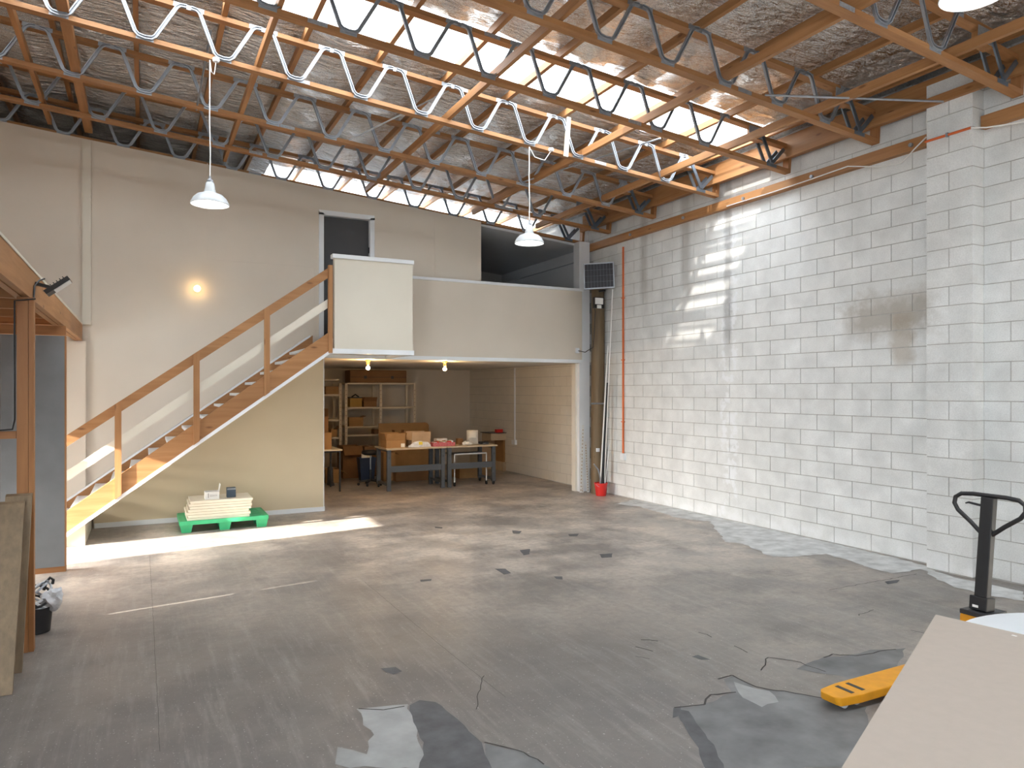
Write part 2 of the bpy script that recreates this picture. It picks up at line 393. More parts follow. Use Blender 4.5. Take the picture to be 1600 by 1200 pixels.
dust = patch('lime_dust', 'dust', [(960, 788), (1000, 778), (1100, 803), (1200, 826), (1300, 849), (1446, 884), (1470, 897), (1600, 935), (1600, 938), (1510, 918), (1440, 890), (1395, 897), (1290, 866), (1250, 870),
              (1205, 870), (1160, 850), (1130, 847), (1110, 815), (1060, 810), (1000, 792)], .003, .06)
patch('lime_dust', 'dust', [(1447, 888), (1500, 905), (1600, 925), (1600, 940), (1540, 930), (1490, 918), (1455, 900)], .0035, .05)

# ---- right wall: block by block
BH, BL = .1872, .4817
wall_right = struct(B('wall_right', 'mortar', None, (XW + .006, XW + .2, YF, 11.0, 0, 5.05)))
XP, YP0, YP1 = 7.03, 4.065, 4.525
pieces = []                                   # (y centre, y0, y1, z0, z1, face x)
for r in range(27):
    z0 = .0115 + r * BH; z1 = min(z0 + BH, 5.04)
    off = 9.606 if r % 2 == 0 else 9.606 - BL / 2
    y = off + BL * 3
    while y > 0.4:
        a, b_ = y - BL, min(y, 10.95); y -= BL
        if b_ - a < .05 or (a > YP0 and b_ < YP1): continue
        pieces.append((b_, a, z0, z1, XW))
pieces = [p_ for p_ in pieces if p_[0] <= 10.95]
pier = struct(B('wall_pier', 'mortar', None, (XP + .006, XW + .006, YP0 + .006, YP1 - .006, 0, 4.86)))
def block_mesh(w, h, d):
    bm = bmesh.new(); j = .0045
    prof = [(0, -w / 2 + j), (0, w / 2 - j)]
    box(bm, 0, d, -w / 2 + j, w / 2 - j, j, h - j)
    return mesh('block', bm, 'block')
bcache = {}
def block(parent, y0, y1, z0, z1, x, d=.05):
    k = (round(y1 - y0, 3), round(z1 - z0, 3), d)
    if k not in bcache: bcache[k] = block_mesh(*k)
    return link('block', bcache[k], parent, (x, (y0 + y1) / 2, z0))
near = sorted([p_ for p_ in pieces if p_[0] > 3.55], key=lambda p_: p_[0])
for b_, a, z0, z1, x in near[:262]: block(wall_right, a, b_, z0, z1, x)
bm = bmesh.new(); j = .0045
for b_, a, z0, z1, x in near[262:] + [p_ for p_ in pieces if p_[0] <= 3.55]:
    box(bm, x, x + .05, a + j, b_ - j, z0 + j, z1 - j)
o = obj('block_courses', bm, 'block', wall_right); o['kind'] = 'stuff'
for r in range(26):
    z0 = .0115 + r * BH; z1 = min(z0 + BH, 4.87); ym = (YP0 + YP1) / 2
    for a, b_ in ([(YP0, YP1)] if r % 2 else [(YP0, ym), (ym, YP1)]):
        block(pier, a, b_, z0, z1, XP, .185)
# ---- wall under the mezzanine (same blocks, painted)
wall_in = struct(B('wall_right_rear', 'mortar', None, (XW + .006, XW + .2, 11.0, YB + .1, 0, 5.05)))
bm = bmesh.new()
for r in range(13):
    z0 = .0115 + r * BH; z1 = min(z0 + BH, 2.3); y = 11.0 + (BL / 2 if r % 2 else 0) - BL / 2
    while y < YB:
        a, b_ = max(y, 11.0), min(y + BL, YB); y += BL
        if b_ - a > .05 and z1 - z0 > .03: box(bm, XW, XW + .05, a + .003, b_ - .003, z0 + .003, z1 - .003)
o = obj('block_courses', bm, 'block_paint', wall_in); o['kind'] = 'stuff'

# ---- left wall with the side door opening, an added unseen light opening and the gaps that let slivers of sun in
bm = bmesh.new()
GAPS = [(3.795, 3.81, [(.93, 1.15), (1.27, 1.5)]), (4.905, 4.92, [(1.11, 1.5), (1.55, 1.7)]), (6.13, 6.16, [(1.066, 1.447), (1.5, 1.712)]), (7.165, 7.178, [(.99, 1.2), (1.24, 1.53)])]
segs = [(YF, -3.6), (.2, 3.795)] + [(a_[1], b_[0]) for a_, b_ in zip(GAPS, GAPS[1:])] + [(7.178, 8.2), (9.28, YB)]
for y0, y1 in segs: box(bm, XL - .1, XL, y0, y1, 0, 6.0)
box(bm, XL - .1, XL, 8.2, 9.28, 2.2, 6.0); box(bm, XL - .1, XL, -3.6, .2, 4.2, 6.0)
for y0, y1, open_ in GAPS:
    z = 0
    for za, zc in open_: box(bm, XL - .1, XL, y0, y1, z, za); z = zc
    box(bm, XL - .1, XL, y0, y1, z, 6.0)
struct(obj('wall_left', bm, 'cream'))
# ---- front wall behind the camera
struct(B('wall_front', 'cream', None, (XL, XW + .2, YF - .1, YF, 0, 6)))
struct(B('wall_rear', 'cream', None, (XL, XW + .2, YB, YB + .1, 0, 6.0)))

# ---- rear cream wall with the upper door, stair wall, mezzanine
YM, YU = 10.82, 10.90
bm = bmesh.new()
def upper(x0, x1, z0):
    prism(bm, [(x0, z0), (x1, z0), (x1, zb(x1) - .035), (x0, zb(x0) - .035)], 1, YU, YU + .12)
upper(XL, 2.405, 0); upper(2.405, 3.145, 4.47); upper(3.145, 5.03, 2.3)
prism(bm, [(-.57, 0), (2.40, 0), (2.40, 2.28), (2.22, 2.28), (-.57, .26)], 1, YM, YU)
wall_back = struct(obj('wall_back', bm, 'cream'))
B('cover_strip', 'cream_hi', wall_back, (-.70, -.60, YU - .05, YU, 2.66, 5.06))
B('cover_strip', 'cream', wall_back, (.80, .815, YU - .006, YU, 3.66, 4.98))
B('cover_strip', 'cream', wall_back, (.80, 2.30, YU - .006, YU, 3.64, 3.66))
B('cover_strip', 'cream', wall_back, (2.285, 2.30, YU - .006, YU, 2.6, 3.64))
B('cover_strip', 'cream', wall_back, (4.20, 4.206, YU - .004, YU, 3.5, 4.7))
B('corner_post', 'cream', wall_back, (-.86, -.66, YU - .07, YU, 0, 2.44))
struct(B('baseboard_stair', 'white', None, (-.56, 2.41, YM - .018, YM, 0, .065), (2.40, 2.42, YM, YU + .1, 0, .065)))
B('stair_wall_edge', 'white', wall_back, (2.40, 2.412, YM, YU + .12, .065, 2.28))
struct(B('wall_room_left', 'cream', None, (2.3, 2.40, YU + .12, YB, 0, 2.28)))
# stair lining panel: the beige face under the stairs
bm = bmesh.new(); prism(bm, [(-.57, .065), (2.398, .065), (2.398, 2.28), (2.22, 2.28), (-.57, .26)], 1, YM - .006, YM); obj('stair_lining', bm, 'tan_wall', wall_back)
# boxed-in foot of the stairs
bm = bmesh.new(); prism(bm, [(-1.28, 0), (-.593, 0), (-.593, .255), (-.93, .012)], 1, 9.665, YM)
struct(obj('wall_stair_base', bm, 'cream_hi'))
# door frame of the upper door
door = struct(thing('door_1', 'x', 'door', (2.77, YU, 2.55)))
for k in ('label', 'category'): del door[k]
B('door_jamb', 'white', door, (2.35, 2.42, YU - .025, YU + .13, 2.55, 4.47)); B('door_jamb', 'white', door, (3.13, 3.20, YU - .025, YU + .13, 2.55, 4.47))
B('door_head', 'white', door, (2.35, 3.20, YU - .025, YU + .13, 4.44, 4.51))
B('doorway_dark_sheet', 'doorway_dark', door, (2.421, 3.129, YU + .07, YU + .11, 2.55, 4.44))  # sheet filling the open doorway; the room's darkness is put in its colour
B('door_hinge', 'dark_steel', door, (3.117, 3.13, YU + .02, YU + .05, 3.93, 4.02))
# mezzanine floor, its parapet and cap
mz = struct(B('ceiling_mezzanine', 'ceil_white', None, (2.40, XW + .006, YM + .02, YB, 2.30, 2.50)))
bal = struct(thing('wall_mezzanine_parapet', 'x', 'wall', (5.1, YM, 2.3)))
for k in ('label', 'category'): del bal[k]
B('parapet_face', 'cream', bal, (3.39, 6.95, YM - .04, YM + .05, 2.345, 3.56))
B('parapet_cap', 'white', bal, (3.402, 6.97, YM - .06, YM + .07, 3.56, 3.605), bevel=.006)
B('parapet_skirt', 'white', bal, (2.42, 6.97, YM - .055, YM + .05, 2.285, 2.345))
# landing
land = struct(thing('wall_landing', 'x', 'wall', (2.8, 9.7, 2.3)))
for k in ('label', 'category'): del land[k]
B('landing_floor', 'ceil_white', land, (2.26, 3.36, 9.722, YM + .02, 2.36, 2.50))
B('landing_face', 'cream_hi', land, (2.285, 3.385, 9.64, 9.72, 2.36, 3.575))
B('landing_face', 'cream_hi', land, (3.30, 3.385, 9.72, YM - .06, 2.36, 3.575))
B('landing_cap', 'white', land, (2.255, 3.40, 9.615, 9.745, 3.575, 3.63), (3.28, 3.40, 9.745, YM - .06, 3.575, 3.63), bevel=.006)
B('landing_skirt', 'white', land, (2.22, 3.40, 9.615, 9.70, 2.295, 2.36), (3.34, 3.40, 9.70, YM - .06, 2.295, 2.36))
B('landing_bearer', 'white', land, (2.26, 2.34, 9.72, YM - .06, 2.30, 2.36))
B('landing_soffit', 'ceil_white', land, (2.34, 3.34, 9.72, YM - .06, 2.335, 2.358))
# white column at the end of the parapet
struct(B('wall_column', 'white', None, (6.90, 7.12, 10.79, 10.98, 0, 4.45)))
B('column_lining', 'block_paint', bpy.data.objects['wall_column'], (6.86, 6.90, 10.86, 10.98, 0, 2.28))
# dim upper rooms behind the wall
def zo(x): return zb(x) - .09
bm = bmesh.new()
prism(bm, [(1.9, 2.5), (XW, 2.5), (XW, zo(XW)), (1.9, zo(1.9))], 1, 14.4, 14.5)
box(bm, XW - .06, XW + .005, YU + .1, 14.4, 2.5, zo(XW)); box(bm, 4.2, 4.28, YU + .12, 14.4, 2.52, zo(4.28)); box(bm, 1.9, 2.0, YU + .12, 14.4, 2.5, zo(2.0))
struct(obj('wall_office', bm, 'room_grey'))
bm = bmesh.new(); prism(bm, [(1.9, zo(1.9)), (XW, zo(XW)), (XW, zo(XW) + .04), (1.9, zo(1.9) + .04)], 1, YU + .121, 14.5)
prism(bm, [(5.035, zo(5.035)), (XW, zo(XW)), (XW, zo(XW) + .04), (5.035, zo(5.035) + .04)], 1, YU + .06, YU + .12)
struct(obj('ceiling_office', bm, 'room_grey'))
struct(B('trim_1', 'room_grey', None, (XW - .12, XW - .06, YU + .15, 14.4, 4.17, 4.22)))
struct(B('floor_office', 'room_grey', None, (1.9, XW, YU + .12, 14.5, 2.50, 2.52)))

# ---- roof: foil, roof lights, purlins, braces, eaves timbers
ZF = TD + .082
step = .09
nx = int((XW + .05 - XL + .1) / step) + 1; ny = int((YB + .4 - YF) / step) + 1
bm = bmesh.new(); grid = {}
PUR = [.713 + .775 * k for k in range(-5, 9)]
def in_sky(x, y):
    return any(y0 - .001 < y < y1 + .001 and x0 < x < x1 for y0, y1, x0, x1 in SKY)
xs = [XL - .1 + i * step for i in range(nx + 1)]
ys = sorted(set([round(YF - .1 + k * step, 3) for k in range(ny + 1)] + [6.42, 7.42, 12.1, 13.0, .77, 1.77]))
ys = [y for y in ys if not any(abs(y - q) < .04 and y != q for q in (6.42, 7.42, 12.1, 13.0, .77, 1.77))]
def fz(x, y):
    d = min(abs(x - q) for q in PUR) / .39
    n1 = noise.noise(Vector((x * 2.2, y * 3.1, 0))) * .03 + noise.noise(Vector((x * 7, y * 13, 3))) * .012
    return zb(x) + ZF + .03 - .022 * d * d + n1 * min(1, d * 2.2)
for i, x in enumerate(xs):
    for k, y in enumerate(ys): grid[i, k] = bm.verts.new((x, y, fz(x, y)))
for i in range(len(xs) - 1):
    for k in range(len(ys) - 1):
        if not in_sky((xs[i] + xs[i + 1]) / 2, (ys[k] + ys[k + 1]) / 2):
            bm.faces.new((grid[i, k], grid[i + 1, k], grid[i + 1, k + 1], grid[i, k + 1]))
bmesh.ops.delete(bm, geom=[v for v in bm.verts if not v.link_faces], context='VERTS')
ceiling = struct(obj('ceiling', bm, 'foil', smooth=True))
for n_, (y0, y1, x0, x1) in enumerate(SKY, 1):
    bm = bmesh.new(); a = None; K = 96
    for k in range(K + 1):
        y = y0 - .03 + (y1 - y0 + .06) * k / K; w = .011 * math.sin(2 * math.pi * (y - y0) / .076)
        r_ = [bm.verts.new((x, y, zb(x) + ZF + .075 + w)) for x in (x0 - .02, (x0 + x1) / 2, x1 + .02)]
        if a:
            for q in range(2): bm.faces.new((a[q], a[q + 1], r_[q + 1], r_[q]))
        a = r_
    struct(obj('window_%d' % n_, bm, 'skylight', smooth=True))
for x in PUR:
    B('purlin', 'pine_y', ceiling, (x - .024, x + .024, YF, YB, zt(x) + .004, zt(x) + .079))
TY = [2.45, 3.71, 5.14, 6.34, 7.58, 8.95, 10.16, 11.0]
for x, w in ((-1.06, .045), (-.63, .09), (1.03, .045), (3.08, .045), (4.88, .045), (6.09, .045)):
    y0 = 1.6 if x > 1 else 3.2
    B('brace', 'pine_y', ceiling, (x - w / 2, x + w / 2, y0, 10.9, zb(x) + .052, zb(x) + .135))
B('eaves_beam', 'pine_y', ceiling, (6.98, 7.03, 1.0, 10.9, 4.64, 4.72)); B('eaves_beam', 'pine_y', ceiling, (7.04, 7.09, 1.0, 10.9, 4.73, 4.93))
B('eaves_beam', 'oregon_y', ceiling, (7.10, 7.19, YP1 + .02, 10.9, 4.69, 4.93))
# flat steel strap braces
for p0, p1 in (((2.3, 8.9, zb(2.3) + .05), (3.1, 7.6, zt(3.1) - .05)), ((4.7, 9.0, zb(4.7) + .04), (5.9, 7.3, zt(5.9))), ((5.3, 5.0, zb(5.3)), (6.95, 4.3, 4.62)), ((.55, 9.0, zb(.55)), (.6, 7.7, zt(.6) - .1)), ((-1.3, 9.0, zb(-1.3)), (-1.5, 8.0, zt(-1.5)))):
    T('strap_brace', 'steel', ceiling, [p0, p1], .011, 4)
# ledger on the block wall
t1 = struct(B('trim_2', 'pine_y', None, (XW - .075, XW, YP1 + .01, 10.95, 4.305, 4.425)))
t2 = struct(B('trim_3', 'pine_y', None, (XW - .075, XW, 1.0, YP0 - .01, 4.305, 4.425)))
for y in (4.75, 6.0, 7.1, 8.3, 9.6):
    bm = bmesh.new(); tube(bm, [(XW - .10, y, 4.36), (XW - .073, y, 4.36)], .022, 8); obj('ledger_bolt', bm, 'steel', t1)

# ---- roof trusses: timber chords, pressed metal webs
SL = math.atan(.083)
def web_mesh():
    bm = bmesh.new()
    half = .3425
    pl = [(-half + .02, .428), (-half + .07, .424), (-half + .10, .398), (-.085, .062), (-.055, .036), (0, .028), (.055, .036), (.085, .062), (half - .10, .398), (half - .07, .424), (half - .02, .428)]
    for side in (-1,):
        for w0, w1, dep in ((-.017, -.008, .024), (-.008, .008, .008), (.008, .017, .024)):
            rows = []
            for i, p_ in enumerate(pl):
                a = pl[max(0, i - 1)]; c_ = pl[min(len(pl) - 1, i + 1)]
                d = Vector((c_[0] - a[0], c_[1] - a[1])).normalized(); n_ = Vector((-d.y, d.x))
                y0 = side * .046; y1 = side * (.046 + dep)
                rows.append([bm.verts.new((p_[0] + n_.x * w, y, p_[1] + n_.y * w)) for w, y in ((w0, y0), (w0, y1), (w1, y1), (w1, y0))])
            for a, b_ in zip(rows, rows[1:]):
                for q in range(4): bm.faces.new((a[q], a[(q + 1) % 4], b_[(q + 1) % 4], b_[q]))
        y0, y1 = sorted((side * .0455, side * .050))
        for xx, zz in ((0, .024), (-half + .06, .428), (half - .06, .428)):
            box(bm, xx - .075, xx + .075, y0, y1, zz - .022, zz + .022)
    return mesh('web', bm, 'steel')
web_me = web_mesh()
def end_web_mesh():
    bm = bmesh.new()
    for side in (-1, 1):
        ys_ = sorted((side * .046, side * .062))
        for (x0, z0, x1, z1) in ((6.60, .36, 6.80, .05), (6.80, .05, 6.98, .26)):
            d = Vector((x1 - x0, z1 - z0)).normalized(); n_ = Vector((-d.y, d.x)) * .022
            prism(bm, [(x0 - n_.x, z0 - n_.y), (x1 - n_.x, z1 - n_.y), (x1 + n_.x, z1 + n_.y), (x0 + n_.x, z0 + n_.y)], 1, *ys_)
        box(bm, 6.72, 6.88, *sorted((side * .0455, side * .050)), .004, .042)
    return mesh('end_web', bm, 'steel_blue')
ew_me = end_web_mesh()
LABELS = ['timber roof truss with metal webs passing over the pallet jack, out of frame above',
          'nearest visible roof truss, meeting the ledger right of the block pier',
          'roof truss meeting the wall ledger just left of the block pier',
          'dark silhouetted roof truss directly below the long white roof light',
          'bright sunlit roof truss with shining silver webs carrying the two pendant lamps',
          'first roof truss behind the sunlit one, dull grey webs',
          'second roof truss behind the sunlit one, dull grey webs',
          'rearmost roof truss sitting on top of the cream upper wall']
phase = [.2, .35, .1, .25, .016, .013, .2, .45]
def bx(name, mat, parent, *boxes):
    bm = bmesh.new()
    for b_ in boxes: box(bm, *b_)
    return link(name, mesh(name, bm, mat), parent)
for i, y in enumerate(TY):
    t = thing('roof_truss', LABELS[i], 'roof truss', (0, y, zb(0) + (.001 if i < 7 else -.034)), 'roof trusses', (0, SL, 0))
    x0 = XL + .02
    bx('bottom_chord', 'pine_x', t, (x0, 7.13, -.045, .045, 0, .045))
    bx('top_chord', 'pine_x', t, (x0, 6.62, -.045, .045, TD - .045, TD))
    bx('end_post', 'oregon_z', t, (7.085, 7.13, -.045, .045, .046, .36))
    bx('end_block', 'pine_z', t, (6.46, 6.64, -.044, .044, TD - .17, TD - .046))
    bx('end_chord', 'pine_x', t, (6.64, 7.08, -.045, .045, .30, .345))
    link('end_web', ew_me, t)
    bx('nail_plate', 'plate', t, (6.40, 6.66, -.049, -.0455, TD - .16, TD - .03))
    if i == 4: bx('cable_duct', 'panel_ivory', t, (4.60, 4.66, -.07, -.051, -.02, TD + .02))
    x = phase[i] - .685 * 5
    while x < 6.3:
        if x > x0 + .35: link('web', web_me, t, (x, 0, 0))
        x += .685
    for sx_ in (1.35 + (i % 3) * .1, 5.15 - (i % 2) * .4):
        bx('nail_plate', 'plate', t, (sx_ - .085, sx_ + .085, -.049, -.0455, .004, .041))
    bx('nail_plate', 'plate', t, (3.0 + (i % 3) * .2 - .085, 3.0 + (i % 3) * .2 + .085, -.049, -.0455, TD - .041, TD - .004))

# ================================================================== THE STAIRS
def zst(x): return 2.569 + .722 * (x - 2.203)         # top edge of the outer stringer
stair = thing('staircase', 'straight timber staircase with open handrail rising to the landing', 'staircase', (-1.2, 10.2, 0))
def stringer(y0, y1, name='stringer', mat='pine_x', up=0.0):
    bm = bmesh.new()
    prism(bm, [(-.98, .012), (-1.30, .012), (-1.30, zst(-1.30) + up), (2.235, zst(2.235) + up), (2.235, zst(2.235) - .245), (-.98, max(.012, zst(-.98) - .245))], 1, y0, y1)
    return obj(name, bm, mat, stair)
stringer(9.625, 9.665); stringer(10.775, 10.812, up=.02)
def strip(name, mat, y0, y1, dz0, dz1, x0, x1):
    bm = bmesh.new(); prism(bm, [(x0, zst(x0) + dz0), (x1, zst(x1) + dz0), (x1, zst(x1) + dz1), (x0, zst(x0) + dz1)], 1, y0, y1)
    return obj(name, bm, mat, stair)
strip('stringer_edging', 'white', 9.62, 9.67, -.295, -.246, -.9, 2.22)
strip('wall_edging', 'white', 10.775, 10.895, .021, .05, -1.2, 2.2)
strip('handrail', 'pine_x', 9.655, 9.69, .735, .868, -1.25, 2.2)
strip('mid_rail', 'cream_hi', 9.668, 9.69, .335, .455, -1.25, 2.2)
for u in (62, 184.5, 307, 417):
    x = onY(u, 600, 9.62).x
    bm = bmesh.new(); prism(bm, [(x - .035, zst(x - .035) - .25), (x + .035, zst(x + .035) - .25), (x + .035, zst(x + .035) + .868), (x - .035, zst(x - .035) + .868)], 1, 9.60, 9.624)
    obj('baluster_post', bm, 'pine_z', stair)
B('newel_post', 'pine_z', stair, (2.20, 2.252, 9.60, 9.66, 2.30, 3.47))
NR = 17; rise = 2.5 / NR; go = rise / .722
bm = bmesh.new(); box(bm, 0, .245, 0, 1.108, -.035, 0); tread_me = mesh('tread', bm, 'white')
for k in range(1, NR):
    z = rise * k; x = 2.203 + (z - 2.569) / .722 - .006
    o = link('tread', tread_me, stair, (x + 1.2, 9.666 - 10.2, z))

# ================================================================== THE LEFT TIMBER FRAME
lf = thing('timber_platform', 'orange timber platform frame with beam, post and joists at the left edge', 'platform', (-.75, 6.0, 0))
B('beam', 'pine_y', lf, (-.79, -.745, 4.2, 10.88, 2.445, 2.65)); B('beam', 'pine_y', lf, (-.742, -.70, 4.2, 10.88, 2.45, 2.655))
B('edge_trim', 'cream_hi', lf, (-.80, -.695, 4.2, 10.88, 2.656, 2.675))
px0 = onfloor(28, 1020); 
B('post', 'oregon_z', lf, (-.765, -.70, 5.90, 5.98, 0, 2.44)); B('post', 'oregon_z', lf, (-.698, -.668, 5.905, 5.98, 0, 2.44))
for y in (4.6, 5.4, 6.2, 7.0, 7.8, 8.6, 9.4, 10.2):
    B('joist', 'pine_x', lf, (XL, -.80, y - .022, y + .022, 2.46, 2.65))
B('rail', 'oregon_x', lf, (XL, -.77, 5.92, 5.96, 1.47, 1.52))
B('bearer', 'oregon_x', lf, (XL, -.68, 8.37, 8.42, 2.345, 2.44))
B('deck', 'pine_x', lf, (XL, -.80, 4.2, 10.88, 2.655, 2.674))
# grey sheet partition
pn = thing('grey_sheet_partition', 'tall grey fibre-cement sheet on timber frame beside the stairs', 'partition', (-1.3, 8.40, 0))
B('sheet', 'grey_board', pn, (-1.21, -.69, 8.37, 8.382, .055, 2.34)); B('sheet', 'grey_board', pn, (-1.90, -1.212, 8.37, 8.382, .055, 2.34))
B('bottom_plate', 'oregon_x', pn, (-1.90, -.68, 8.372, 8.46, 0, .054)); B('stud', 'oregon_z', pn, (-.69, -.68, 8.37, 8.46, .055, 2.34)); B('stud', 'oregon_z', pn, (-1.90, -1.86, 8.383, 8.46, .055, 2.34))
B('ivory_door', 'panel_ivory', pn, (-2.6, -1.905, 8.37, 8.41, 0, 2.3))
# leaning planks
for q, (dx, dy, lean, lab) in enumerate(((0, 0, 0, 'nearer rough sawn plank leaning on the left timber post'), (.045, .36, .02, 'taller rough sawn plank leaning behind the nearer plank'))):
    if q == 0: lo = onfloor(19, 1086); hi = onY(38, 786, 5.80); wd = .155
    else: lo = onfloor(34, 1052); hi = onY(50, 774, 5.845); wd = .15
    t = thing('timber_plank', lab, 'plank', lo, 'planks leaning by the post')
    lo.z = .004; off = Vector((0, .04, .012)); L_ = Vector((-wd, 0, 0))
    bm = bmesh.new(); P_ = [bm.verts.new(c_) for c_ in (lo + L_, lo, hi, hi + L_, lo + L_ + off, lo + off, hi + off, hi + L_ + off)]
    for f_ in ((0, 1, 2, 3), (7, 6, 5, 4), (0, 4, 5, 1), (1, 5, 6, 2), (2, 6, 7, 3), (3, 7, 4, 0)): bm.faces.new([P_[k] for k in f_])
    obj('board', bm, 'rough_z', t)
# floodlight on the beam
fl = thing('floodlight', 'black folding work floodlight clamped on the left timber beam', 'floodlight', (-.72, 6.35, 2.6))
a = onX(56, 446, -.69); b_ = onX(80, 452, -.66); c_ = onX(109, 433, -.62)
bm = bmesh.new()
def slab(bm, p, q, side, th, up=Vector((0, 0, 1))):
    p, q = Vector(p), Vector(q); d = (q - p).normalized(); s_ = Vector(side).normalized(); n_ = d.cross(s_).normalized() * th / 2
    s_ = Vector(side) / 2
    vs = [bm.verts.new(w) for w in (p - s_ - n_, p + s_ - n_, p + s_ + n_, p - s_ + n_, q - s_ - n_, q + s_ - n_, q + s_ + n_, q - s_ + n_)]
    for f_ in ((3, 2, 1, 0), (4, 5, 6, 7), (0, 1, 5, 4), (1, 2, 6, 5), (2, 3, 7, 6), (3, 0, 4, 7)): bm.faces.new([vs[k] for k in f_])
FY = 6.25
q0, q1, q2 = onY(54, 443, FY), onY(78, 449, FY), onY(72, 459, FY); q3 = onY(109, 436, FY); q0.x = max(q0.x, -.697)
slab(bm, q0, q1, (0, .05, 0), .022); slab(bm, q2, q3, (0, .17, 0), .032)
nn = Vector((-(q3 - q2).z, 0, (q3 - q2).x)).normalized()
for k in range(6):
    a_ = q2.lerp(q3, .2 + .13 * k) + nn * .016; slab(bm, a_, a_ + nn * .014, (0, .15, 0), .006)
obj('housing', bm, 'black', fl)
bm = bmesh.new(); slab(bm, q2.lerp(q3, .3) - nn * .019, q2.lerp(q3, .97) - nn * .019, (0, .15, 0), .005); obj('lens', bm, 'gloss_white', fl)
T('power_cable', 'black', fl, [(-.64, 6.25, 2.62), (-.67, 6.22, 2.60), (-.692, 6.16, 2.55), (-.692, 6.10, 2.44), (-.66, 5.895, 2.43), (-.775, 5.89, 2.41), (-.776, 5.89, 2.2), (-.775, 5.89, 1.6), (-.79, 5.90, 1.535), (-.88, 5.90, 1.527), (-1.0, 5.90, 1.55)], .006)
# gear bucket behind the post
gb = thing('tool_bucket', 'black bucket heaped with cables and plastic behind the left post', 'bucket', (-.66, 6.45, 0))
bm = bmesh.new(); lathe(bm, [(0, .004), (.085, .004), (.1, .18), (.1, .19), (.094, .19), (.08, .015), (0, .015)], (-.70, 6.37, 0)); obj('body', bm, 'black', gb, True)
rng = random.Random(3)
for k in range(6):
    c0 = Vector((-.70 + rng.uniform(-.02, .02), 6.37, .2 + .022 * k)); rr = .06 + rng.random() * .035; ti = rng.uniform(-.5, .5)
    T('cable_coil', ['black_rub', 'bag', 'steel'][k % 3], gb, [c0 + Vector((rr * math.cos(t_), rr * math.sin(t_), .06 * math.sin(t_ + ti * 4))) for t_ in [k2 * math.pi / 9 for k2 in range(18)]], .009, 6)
bm = bmesh.new(); bmesh.ops.create_icosphere(bm, subdivisions=3, radius=.075)
for v in bm.verts: v.co = v.co * (1 + .5 * noise.noise(v.co * 22)); v.co += Vector((-.595, 6.36, .24))
obj('plastic_wrap', bm, 'bag', gb, True)
T('hook', 'black', gb, [(-.66, 6.4, .3), (-.645, 6.4, .36), (-.62, 6.4, .39), (-.60, 6.4, .37), (-.605, 6.4, .34)], .011)

# ================================================================== GREEN PALLET AND PANELS
PX0, PX1, PY0, PY1 = .42, 1.47, 9.92, 10.62
pal = thing('plastic_pallet', 'bright green plastic pallet on the floor by the stair wall', 'pallet', (.95, 10.25, 0))
bm = bmesh.new()
for k in range(9):
    y = PY0 + (PY1 - PY0 - .05) * k / 8; box(bm, PX0, PX1, y, y + .05, .125, .145)
for x in (PX0, PX0 + .18, (PX0 + PX1) / 2 - .03, PX1 - .24, PX1 - .06): box(bm, x, x + .06, PY0 + .001, PY1 - .001, .12, .144)
obj('deck', bm, 'green', pal)
B('rim', 'green', pal, (PX0, PX1, PY0 - .012, PY0 - .001, .10, .15), (PX0, PX1, PY1 + .001, PY1 + .012, .10, .15), (PX0 - .012, PX0 - .001, PY0, PY1, .10, .15), (PX1 + .001, PX1 + .012, PY0, PY1, .10, .15))
for x in (PX0 + .07, (PX0 + PX1) / 2, PX1 - .07):
    for y in (PY0 + .07, (PY0 + PY1) / 2, PY1 - .07):
        bm = bmesh.new(); lo, hi = .055, .078
        vs = [bm.verts.new((x + a_ * w, y + c__ * w, z)) for z, w in ((0, lo), (.119, hi)) for c__ in (-1, 1) for a_ in (-1, 1)]
        for f_ in ((0, 2, 3, 1), (4, 5, 7, 6), (0, 1, 5, 4), (2, 6, 7, 3), (0, 4, 6, 2), (1, 3, 7, 5)): bm.faces.new([vs[i_] for i_ in f_])
        obj('foot', bm, 'green', pal)
ORD = ['bottom', 'second from bottom', 'third from bottom', 'fourth from bottom', 'third from top', 'second from top', 'top']
for k in range(7):
    dx = [0, .012, -.01, .016, .03, .022, .04][k]; z = .146 + .035 * k
    t = B('coated_panel', 'panel_ivory', None, (.50 + dx, 1.25 + dx, 9.955 + .004 * (k % 3), 10.50, z, z + .033), bevel=.004)
    tag(t, 'ivory coated panel, %s of the stack on the green pallet' % ORD[k], 'panel', 'panels stacked on the green pallet')
ztop = .146 + 7 * .035
